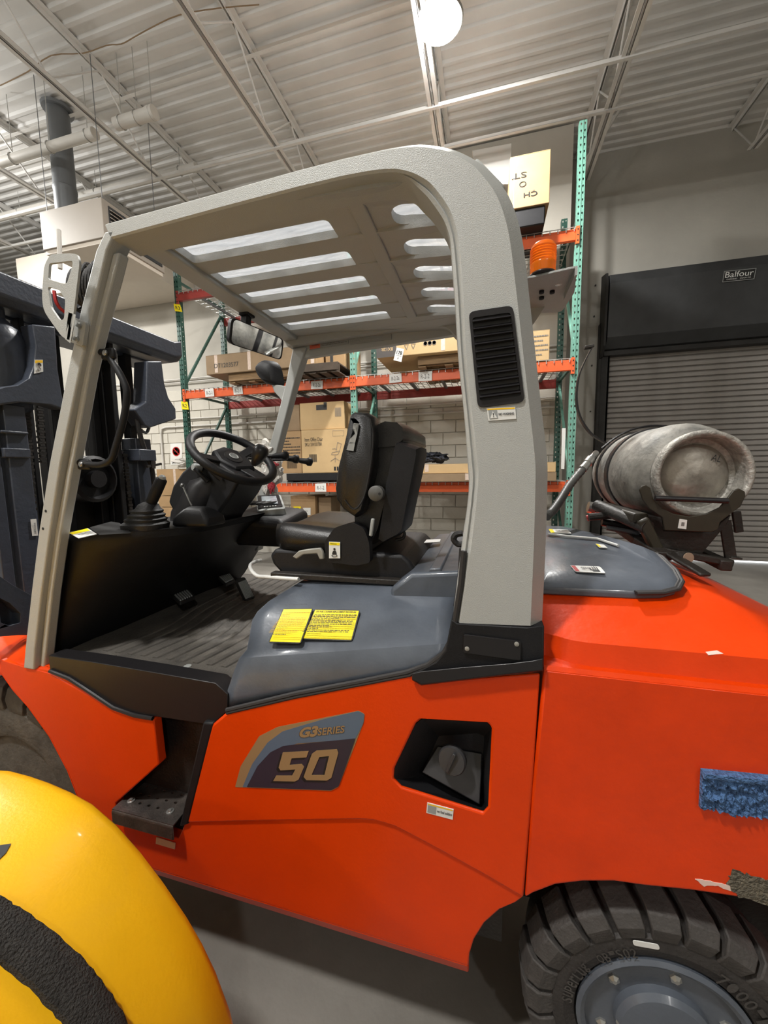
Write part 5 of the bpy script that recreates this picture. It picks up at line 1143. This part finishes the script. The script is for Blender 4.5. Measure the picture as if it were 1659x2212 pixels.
ragged([(1500, 1899), (1540, 1903), (1578, 1912), (1578, 1922), (1545, 1912), (1520, 1915)], YN+.0002, .0012, 'scuff', 'scuff_mark', None, 5, .0022)
sticker(fk, [p+Vector((0, -.0004, .0006)) for p in onsurf(bvc, [(1523, 1409), (1548, 1406), (1562, 1413), (1530, 1416)], YN+.02)], 'scuff', name='scuff_mark', label='pale scuff on the counterweight shoulder')
# ---- beacon on its plate
pz = 1.955
bp = [PZ(1147, 605, pz), PZ(1247, 578, pz), PZ(1241, 632, pz), PZ(1213, 675, pz), PZ(1152, 672, pz)]
bpl = ob('beacon_plate', MB().prism(rpoly([Vector((.04, bp[0].y, pz)), bp[1], bp[2], bp[3], Vector((.04, bp[4].y, pz))], [.002, .012, .01, .02, .002]), (0, 0, .005), [[Vector((.155+.008*math.cos(t), 1.03+.006*math.sin(t), pz)) for t in [2*PI*k/10 for k in range(10)]]]), 'guard', fk, smoothed=False, bevel=.001)
ob('plate_lip', MB().bx(bp[1].x-.004, bp[1].x+.001, bp[1].y, bp[2].y, pz-.015, pz+.004), 'guard', bpl)
ob('plate_gusset', MB().prism([(.06, 1.15, pz), (.14, 1.15, pz), (.08, 1.15, pz-.09)], (0, .005, 0)), 'guard', bpl)
for c in [(1170, 628), (1193, 628), (1170, 641)]:
    ob('cable_gland', MB().lathe(PZ(*c, pz), (0, 0, -1), [(.006, 0), (.006, .006), (.003, .007)], 10), 'black', bpl)
bcn = Vector((.128, 1.02, pz+.005))
bcn = PZ(1172, 600, pz+.005); 
bea = ob('beacon', MB().lathe(bcn, (0, 0, 1), [(.028, 0), (.030, .004), (.027, .008)], 28), 'blackgloss', fk)
pr = [(.026, .006), (.0272, .010), (.0272, .024)]
for k in range(7): pr += [(.0282, .027+.0055*k), (.0262, .027+.0055*k+.0028)]
pr += [(.0255, .0665), (.021, .071), (.0, .073)]
ob('beacon_lens', MB().lathe(bcn, (0, 0, 1), pr, 32), 'amber', bea, angle=1.0)
ob('beacon_reflector', MB().lathe(bcn, (0, 0, 1), [(.008, .006), (.009, .018), (.016, .028), (.017, .032), (.0, .032)], 16), 'steel', bea)
# ---- mast in front of the cab (the forklift's own)
XM = -1.75
def px_(pts, x): return [PX(a, b, x) for a, b in pts]
ms = ob('mast', MB().loft([[Vector((x, y, z)) for x, z in ((XM-.14, 2.17+d), (XM-.14, 2.285+d), (XM, 2.285+d), (XM, 2.20+d), (XM-.03, 2.17+d))] for y, d in ((.62, .0), (1.0, .0), (1.70, .0), (1.93, .0), (1.985, .02))]), 'slate', fk, bevel=.008, seg=3)
ob('top_plate', MB().bx(XM-.30, XM-.13, .65, 1.95, 2.16, 2.20), 'slate', ms, bevel=.006)
lb = [(70, 700), (120, 705), (126, 800), (134, 850), (142, 885), (100, 873), (50, 869), (-20, 878), (-40, 850), (0, 836), (40, 831), (62, 818), (74, 790), (78, 745)]
ob('tie_bracket', MB().prism(px_(lb, XM+.02), (-.07, 0, 0)), 'slate', ms, bevel=.006, seg=3)
rb = [(318, 780), (350, 780), (356, 830), (364, 858), (380, 883), (381, 905), (325, 924), (312, 918), (290, 885), (316, 868)]
ob('tie_bracket', MB().prism(px_(rb, XM+.01), (-.09, 0, 0)), 'slate', ms, bevel=.006, seg=3)
def vbar(pl, pr, py, z0, z1, m, x=XM, dxx=.06, name='rail', dx2=0):
    a, b = PX(pl, py, x), PX(pr, py, x); lo, hi = min(a.y, b.y), max(a.y, b.y)
    return ob(name, MB().bx(x-dxx+dx2, x+dx2, lo, hi, z0, z1), m, ms, bevel=.004)
vbar(14, 62, 950, .50, 1.80, 'slate', XM, .10)
vbar(2, 12, 950, .50, 1.80, 'slate', XM-.05, .05)
vbar(-30, -2, 950, .40, 2.16, 'slate', XM, .10)
ob('lift_cylinder', MB().lathe(PX(8, 850, XM-.10)*1.0-Vector((0, 0, PX(8, 850, XM-.10).z-1.2)), (0, 0, 1), [(.06, 0), (.06, .58), (.085, .60), (.085, .86), (.07, .90), (.03, .94), (.03, .98)], 22), 'slate', ms)
ob('cylinder_clamp', MB().bx(XM-.02, XM+.012, PX(2, 960, XM).y, PX(60, 960, XM).y, 1.60, 1.635).bx(XM-.02, XM+.012, PX(2, 960, XM).y, PX(60, 960, XM).y, 1.69, 1.70), 'slate', ms, bevel=.003)
for (a, b, x) in [(68, 80, XM-.10), (98, 112, XM-.12), (118, 150, XM-.16), (206, 222, XM-.12), (232, 246, XM-.10), (252, 262, XM-.05), (284, 298, XM-.12)]:
    vbar(a, b, 950, .45, 2.18, 'black', x, .05, 'inner_rail')
vbar(178, 236, 820, 1.50, 2.16, 'black', XM-.22, .03, 'mast_guard')
vbar(302, 334, 1060, .45, 1.72, 'slate', XM-.05, .10)
vbar(300, 336, 960, 1.60, 1.66, 'slate', XM, .12, 'rail_bracket')
vbar(150, 300, 1120, .40, 1.50, 'bracket', XM-.20, .04, 'carriage_plate')
ob('hoist_drum', MB().lathe(PX(200, 1035, XM-.06), (1, 0, 0), [(.11, -.1), (.11, .02), (.095, .03), (.085, .0), (.04, .0), (.04, .04), (0, .04)], 24), 'black', ms)
def chain(px0, py0, px1, py1, x, n):
    a, b = PX(px0, py0, x), PX(px1, py1, x); L = MB()
    for k in range(n):
        c = a.lerp(b, (k+.5)/n); w_ = .018 if k % 2 else .026; L.box(c, (.016, w_, (a-b).length/n*.86))
    tag(ob('chain', L, 'bracket', ms), kind='stuff')
chain(56, 870, 70, 1110, XM-.06, 34); chain(84, 870, 92, 1000, XM-.12, 22); chain(268, 980, 285, 1140, XM-.06, 24); chain(225, 790, 248, 960, XM-.10, 24)
ob('hydraulic_hose', MB().tube(smooth([PX(*p, XM-.02) for p in [(296, 905), (304, 945), (318, 985), (328, 1010), (334, 1060)]], 3), .012, 8), 'rubber', ms)
ob('hose_clamp', MB().bar(PX(318, 1008, XM), PX(348, 1002, XM), .01, .012).bar(PX(330, 996, XM), PX(330, 1012, XM), .02, .02), 'bracket', ms)
ob('hydraulic_hose', MB().tube(smooth([PX(*p, XM-.04) for p in [(300, 925), (315, 935), (322, 920), (316, 900)]], 3), .008, 8), 'duct', ms)
ob('tilt_cylinder', MB().tube([PX(312, 960, XM-.12), PX(330, 1150, XM-.12)], .030, 14), 'slate', ms)
cr = [(-40, 1215), (0, 1245), (30, 1265), (75, 1290), (75, 1372), (40, 1372), (0, 1375), (-40, 1370)]
hh = [(-4, 1290), (20, 1302), (44, 1325), (44, 1345), (20, 1352), (2, 1345)]
ob('axle_bracket', MB().prism(px_(cr, XM+.25), (-.08, 0, 0), [px_(hh, XM+.25)]), 'slate', ms, bevel=.004)
ob('bracket_web', MB().prism(px_(cr, XM+.21), (-.01, 0, 0)), 'slate', ms)
q = px_([(75, 777), (92, 777), (93, 803), (74, 807)], XM+.022)
st = sticker(fk, q, 'white', label='white and orange lifting hook sticker on the mast', prints=[('stickor', (.03, .74, .97, .96))])
n_ = qnorm(q); hk = [quadmap(q, u, v)+n_*.003 for u, v in ((.5, .62), (.5, .42), (.66, .30), (.58, .16), (.40, .16), (.34, .28))]
ob('print', MB().tube(smooth(hk, 3), .0016, 5).lathe(quadmap(q, .5, .62)+n_*.003, n_, [(.008, 0), (.008, .0005), (.005, .0005), (.005, 0)], 14), 'inkgrey', st, smoothed=False)
q = px_([(66, 1122), (78, 1121), (82, 1157), (70, 1158)], XM+.003)
sticker(fk, q, 'white', label='narrow white barcode sticker on the mast rail', prints=[('ink', (.38, .15+.04*k, .72, .15+.04*k+(.012 if k % 3 else .024))) for k in range(16)])
# coil of hose at the mast top
hc = empty('hose_coil', PX(180, 625, -1.58), 'coil of black hose hanging behind the near front post', 'hose'); 
cc0 = PX(183, 622, -1.58)
for k in range(9):
    c = cc0+Vector((0, .004*k, .003*k)); ob('hose_turn', MB().tube([c+Vector((.011*k-.045+.012*math.sin(t), .035*math.cos(t), (.075+.012*math.sin(k*2.1))*math.sin(t))) for t in [2*PI*j/20 for j in range(21)]], .0065, 6), 'rubber', hc)
ob('hose_hook', MB().tube([cc0+Vector((-.08, -.03, .07)), cc0+Vector((-.08, -.02, .22))], .008, 6), 'pipe', hc)
ob('red_hose', MB().tube(smooth([PX(*p, -1.62) for p in [(117, 628), (120, 648), (128, 664), (142, 676)]], 3), .006, 6), 'stickred', hc)

# ================================================================== GAS CYLINDER AND ITS CRADLE
gx, gz, gy0 = .570, 1.507, 1.245
gc = empty('gas_cylinder', (gx, 1.5, gz-.15), 'dull aluminium gas cylinder lying in the black cradle on the counterweight', 'gas cylinder')
adir = Vector((-.035, 1, 0)).normalized(); g0 = Vector((gx, gy0, gz))
ob('shell', MB().lathe(g0, adir, [(.100, .098), (.112, .050), (.130, .066), (.143, .090), (.149, .115), (.151, .150), (.149, .158), (.1505, .166), (.1505, .30), (.149, .306), (.1505, .314), (.150, .46), (.140, .505), (.120, .535), (.05, .555), (0, .557)], 48), 'alu', gc, angle=1.0)
ob('collar', MB().lathe(g0, adir, [(.108, .055), (.117, .035), (.120, .012), (.118, .002), (.111, -.002), (.104, .004), (.101, .02), (.100, .095)], 48), 'collar', gc, angle=1.4)
ob('end_dome', MB().lathe(g0, adir, [(.101, .092), (.094, .066), (.078, .046), (.050, .034), (.0, .028)], 40), 'aludisc', gc, angle=1.4)
q = [g0+Vector((a, .002, b)) for a, b in ((.028, .058), (.062, .050), (.054, .028), (.022, .036))]; t_ = MB(); text_q(t_, 'AL', q, (.1, .1, .8, .9), 0)
ob('lettering', MB().add([v+Vector((0, .029, 0)) for v in t_.v], t_.f), 'ink', gc, smoothed=False)
ob('far_collar', MB().lathe(g0, adir, [(.10, .52), (.112, .53), (.116, .60), (.11, .61), (.10, .60), (.10, .53)], 32), 'alu', gc)
for h, w_ in ((.285, .034), (.405, .018)):
    ob('strap', MB().lathe(g0, adir, [(.1515, h), (.1555, h+.002), (.1555, h+w_-.002), (.1515, h+w_)], 40), 'blackgloss', gc)
cr_ = empty('cylinder_cradle', (gx, 1.45, 1.26), 'black steel cradle with a brown end plate holding the gas cylinder', 'cradle')
yk = gy0-.004
ck = [(1381, 1058), (1386, 1050), (1396, 1048), (1405, 1054), (1412, 1078), (1430, 1098), (1455, 1110), (1490, 1116), (1525, 1110), (1555, 1096), (1572, 1075), (1584, 1060), (1596, 1055), (1610, 1062), (1611, 1072), (1600, 1095), (1588, 1103), (1556, 1128), (1552, 1143), (1538, 1150), (1436, 1146), (1431, 1118), (1402, 1098), (1388, 1080)]
ob('end_plate', MB().prism(pp(ck, yk-.012), (0, .006, 0)), 'olive', cr_, bevel=.002, angle=.4)
ob('cross_bar', MB().tube([PY(1415, 1076, yk-.02), PY(1572, 1082, yk-.02)], .0075, 12), 'blackgloss', cr_)
ob('gusset', MB().prism(pp([(1434, 1146), (1540, 1150), (1556, 1130), (1580, 1112), (1572, 1130), (1508, 1206), (1446, 1202), (1425, 1180), (1395, 1110), (1430, 1118)], yk+.03), (0, .02, 0)), 'bracket', cr_, bevel=.003)
ob('leg', MB().bar(PY(1385, 1120, yk+.02), PY(1425, 1200, yk+.02), .035, .03).bar(PY(1385, 1120, yk+.02), PY(1300, 1093, yk+.32), .04, .03), 'olive', cr_, bevel=.006)
ob('leg', MB().bar(PY(1566, 1125, yk+.04), PY(1578, 1205, yk+.04), .008, .028, up=(1, 0, 0)).bar(PY(1590, 1105, yk+.04), PY(1596, 1150, yk+.04), .01, .02, up=(1, 0, 0)).bar(PY(1575, 1203, yk+.04), PY(1600, 1206, yk+.04), .02, .005), 'bracket', cr_, bevel=.002)
ob('base_frame', MB().bar(Vector((.47, 1.20, 1.285)), Vector((.46, 1.62, 1.318)), .04, .025).bar(PY(1440, 1192, 1.22), PY(1525, 1243, 1.10), .03, .010).bar(Vector((.64, 1.25, 1.255)), Vector((.64, 1.60, 1.27)), .03, .03).bar(Vector((.45, 1.27, 1.295)), Vector((.66, 1.27, 1.26)), .03, .02).bar(Vector((.46, 1.58, 1.33)), Vector((.68, 1.58, 1.29)), .04, .03), 'bracket', cr_, bevel=.004)
ob('saddle', MB().lathe(g0, adir, [(.158, .10), (.164, .10), (.164, .46), (.158, .46)], 20, ref=(0, 0, -1), a0=-.7, a1=.7), 'bracket', cr_)
ob('pivot_tube', MB().tube([PY(1290, 1092, 1.45), PY(1400, 1140, 1.25)], .020, 12), 'bracket', cr_)
for (a, b, y, r, m) in [((1278, 1100), (1330, 1108), 1.50, .016, 'bracket'), ((1268, 1120), (1325, 1102), 1.42, .010, 'stickred'), ((1272, 1117), (1335, 1112), 1.40, .012, 'bracket'), ((1270, 1095), (1285, 1098), 1.5, .020, 'steel'), ((1300, 1128), (1420, 1150), 1.42, .012, 'blackgloss'), ((1310, 1140), (1380, 1152), 1.4, .008, 'duct')]:
    ob('fitting', MB().tube([PY(*a, y), PY(*b, y)], r, 10), m, cr_)
kc = PY(1462, 1199, yk-.02)
ob('locking_knob', MB().lathe(kc, (.25, -1, .05), [(.010, -.01), (.013, .0), (.013, .012), (.010, .014), (.010, .020), (.0155, .022), (.0155, .040), (0, .042)], 20), 'bracket', cr_)
ob('knob_face', MB().lathe(kc+Vector((.25, -1, .05)).normalized()*.0425, (.25, -1, .05), [(.0135, -.002), (.0135, .001), (0, .0012)], 20), 'copper', cr_)
q = pp([(1468, 1121), (1482, 1121), (1485, 1128), (1482, 1142), (1464, 1141)][:1]+[(1484, 1123), (1482, 1143), (1464, 1141)], yk-.013)
sticker(cr_, q, 'white', label='white tag sticker on the cradle', prints=[('inkgrey', (.3, .3, .7, .7))])
# curved latch strap standing up and its handle
lt = MB(); ptl = smooth([PY(*p, 1.72) for p in [(1277, 752), (1262, 780), (1248, 815), (1243, 860), (1250, 900), (1272, 935), (1300, 955), (1330, 970)]], 4)
lt.loft([[p+Vector((0, -.012, 0)), p+Vector((0, .012, 0)), p+Vector((.006, .012, .003)), p+Vector((.006, -.012, .003))] for p in ptl])
ob('latch_strap', lt, 'blackgloss', cr_, angle=1.0)
ob('latch_hook', MB().bar(PY(1262, 752, 1.72), PY(1282, 748, 1.72), .028, .010), 'bracket', cr_, bevel=.002)
ob('latch_hook', MB().tube([PY(1322, 966, 1.72), PY(1334, 970, 1.72)], .010, 8).bar(PY(1322, 966, 1.71), PY(1321, 976, 1.71), .014, .008), 'bracket', cr_)
ob('cable', MB().tube(smooth([PY(*p, 1.70) for p in [(1300, 968), (1330, 945), (1365, 928), (1405, 920), (1440, 921)]], 3), .0045, 6), 'blackgloss', cr_)
# corrugated gas hose
hs = empty('gas_hose', PY(1230, 1060, 1.5), 'grey corrugated hose running from the cylinder down behind the pillar', 'hose')
hp_ = smooth([PY(1180, 1116, 1.42), PY(1195, 1102, 1.45), PY(1212, 1078, 1.50), PY(1232, 1046, 1.56), PY(1262, 1010, 1.62)], 12)
ob('corrugated_sleeve', MB().tube(hp_, [.0125 if k % 2 else .0155 for k in range(len(hp_))], 12), 'darkplastic', hs, angle=1.2)
ob('hose_fitting', MB().tube([PY(1258, 1014, 1.61), PY(1268, 1002, 1.63), PY(1269, 1001, 1.63), PY(1276, 992, 1.65), PY(1277, 991, 1.65), PY(1288, 978, 1.68)], [.016, .014, .017, .017, .012, .011], 12), 'zinc', hs)

# ================================================================== THE YELLOW MACHINE AT THE LOWER LEFT
ym_ = empty('yellow_counterweight', (-.9, .1, 0), 'rounded glossy yellow machine body with a black foam strip at the lower left', 'forklift')
yp = [PY(*p, .53) for p in [(-260, 1668), (-120, 1664), (0, 1672), (45, 1684), (90, 1700), (140, 1722), (190, 1750), (245, 1798), (300, 1860), (350, 1926), (400, 2000), (435, 2060), (466, 2125), (498, 2212), (520, 2300), (536, 2400), (545, 2500)]]
yp = [Vector((-1.9, .53, yp[0].z-.03))]+yp+[Vector((yp[-1].x+.005, .53, .10)), Vector((-1.9, .53, .10))]
cxz = Vector((-1.3, 0, .5)); secs = []
for y, s_ in [(.560, .90), (.556, .955), (.545, .985), (.53, 1.0), (.48, 1.004), (.35, 1.006), (.15, 1.0), (-.05, .985), (-.30, .95), (-.45, .88)]:
    secs.append([Vector((cxz.x+(p.x-cxz.x)*s_, y, cxz.z+(p.z-cxz.z)*s_)) for p in yp])
yb_o = ob('body', MB().loft(secs), 'yellow', ym_, angle=.9)
bvy = bvh_of(yb_o)
fs = onsurf(bvy, [(-60, 1978), (-25, 1998), (0, 2014), (50, 2046), (100, 2086), (140, 2126), (176, 2168), (206, 2212), (232, 2262), (262, 2330)], .4)
fsm = smooth(fs, 4); secs = []
R_ = random.Random(5)
for i, p in enumerate(fsm):
    t = (fsm[min(i+1, len(fsm)-1)]-fsm[max(i-1, 0)]).normalized(); h = bvy.find_nearest(p); n_ = h[1]
    if n_.dot(Vector((0, 0, H))-p) < 0: n_ = -n_
    w_ = t.cross(n_).normalized(); j = R_.uniform(-.0012, .0012)
    secs.append([p+w_*(.026+j)-n_*.004, p+w_*(.025+j)+n_*.014, p+w_*.010+n_*.021, p-w_*.010+n_*.021, p-w_*(.025+j)+n_*.014, p-w_*(.026+j)-n_*.004])
ob('foam_strip', MB().loft(secs), 'foam', ym_, angle=1.2)['label'] = 'black foam edge strip'
nt_ = onsurf(bvy, [(-30, 1832), (24, 1824), (12, 1845), (-30, 1885)], .4)
ob('slot', MB().prism([p+qnorm(nt_)*.0015 for p in nt_], qnorm(nt_)*.0005), 'ink', ym_, smoothed=False)

# clear plastic still wrapped round the far front post
bag = empty('plastic_bag', PY(575, 1010, YF), 'white plastic bag with red print wrapped round the far front post', 'plastic bag')
def cr2(px, y, r, sq, m, nm, seed, amp=.45): return crumple(nm, PY(*px, y), r, sq, m, amp, 2.4, seed, bag)
cr2((574, 985), YF-.02, .070, (.95, .7, .95), 'film', 'bag_body', 5)
cr2((590, 1015), YF-.05, .060, (.8, .6, 1.1), 'film', 'bag_body', 11)
cr2((583, 1052), YF-.05, .045, (.75, .6, 1.3), 'film', 'bag_tail', 8)
cr2((556, 1035), YF-.03, .035, (1.0, .6, .8), 'film', 'bag_tail', 21)
cr2((588, 1004), YF-.085, .030, (1.0, .4, .45), 'pinkfilm', 'red_print', 9)
cr2((586, 1050), YF-.075, .024, (.7, .4, 1.3), 'pinkfilm', 'red_print', 3)
q = [PY(*p, RYF-.006) for p in [(1214, 925), (1222, 925), (1219, 1013), (1212, 1013)]]
sticker(rk, q, 'white', name='paper_strip', label='white paper strip taped to the right mint upright')
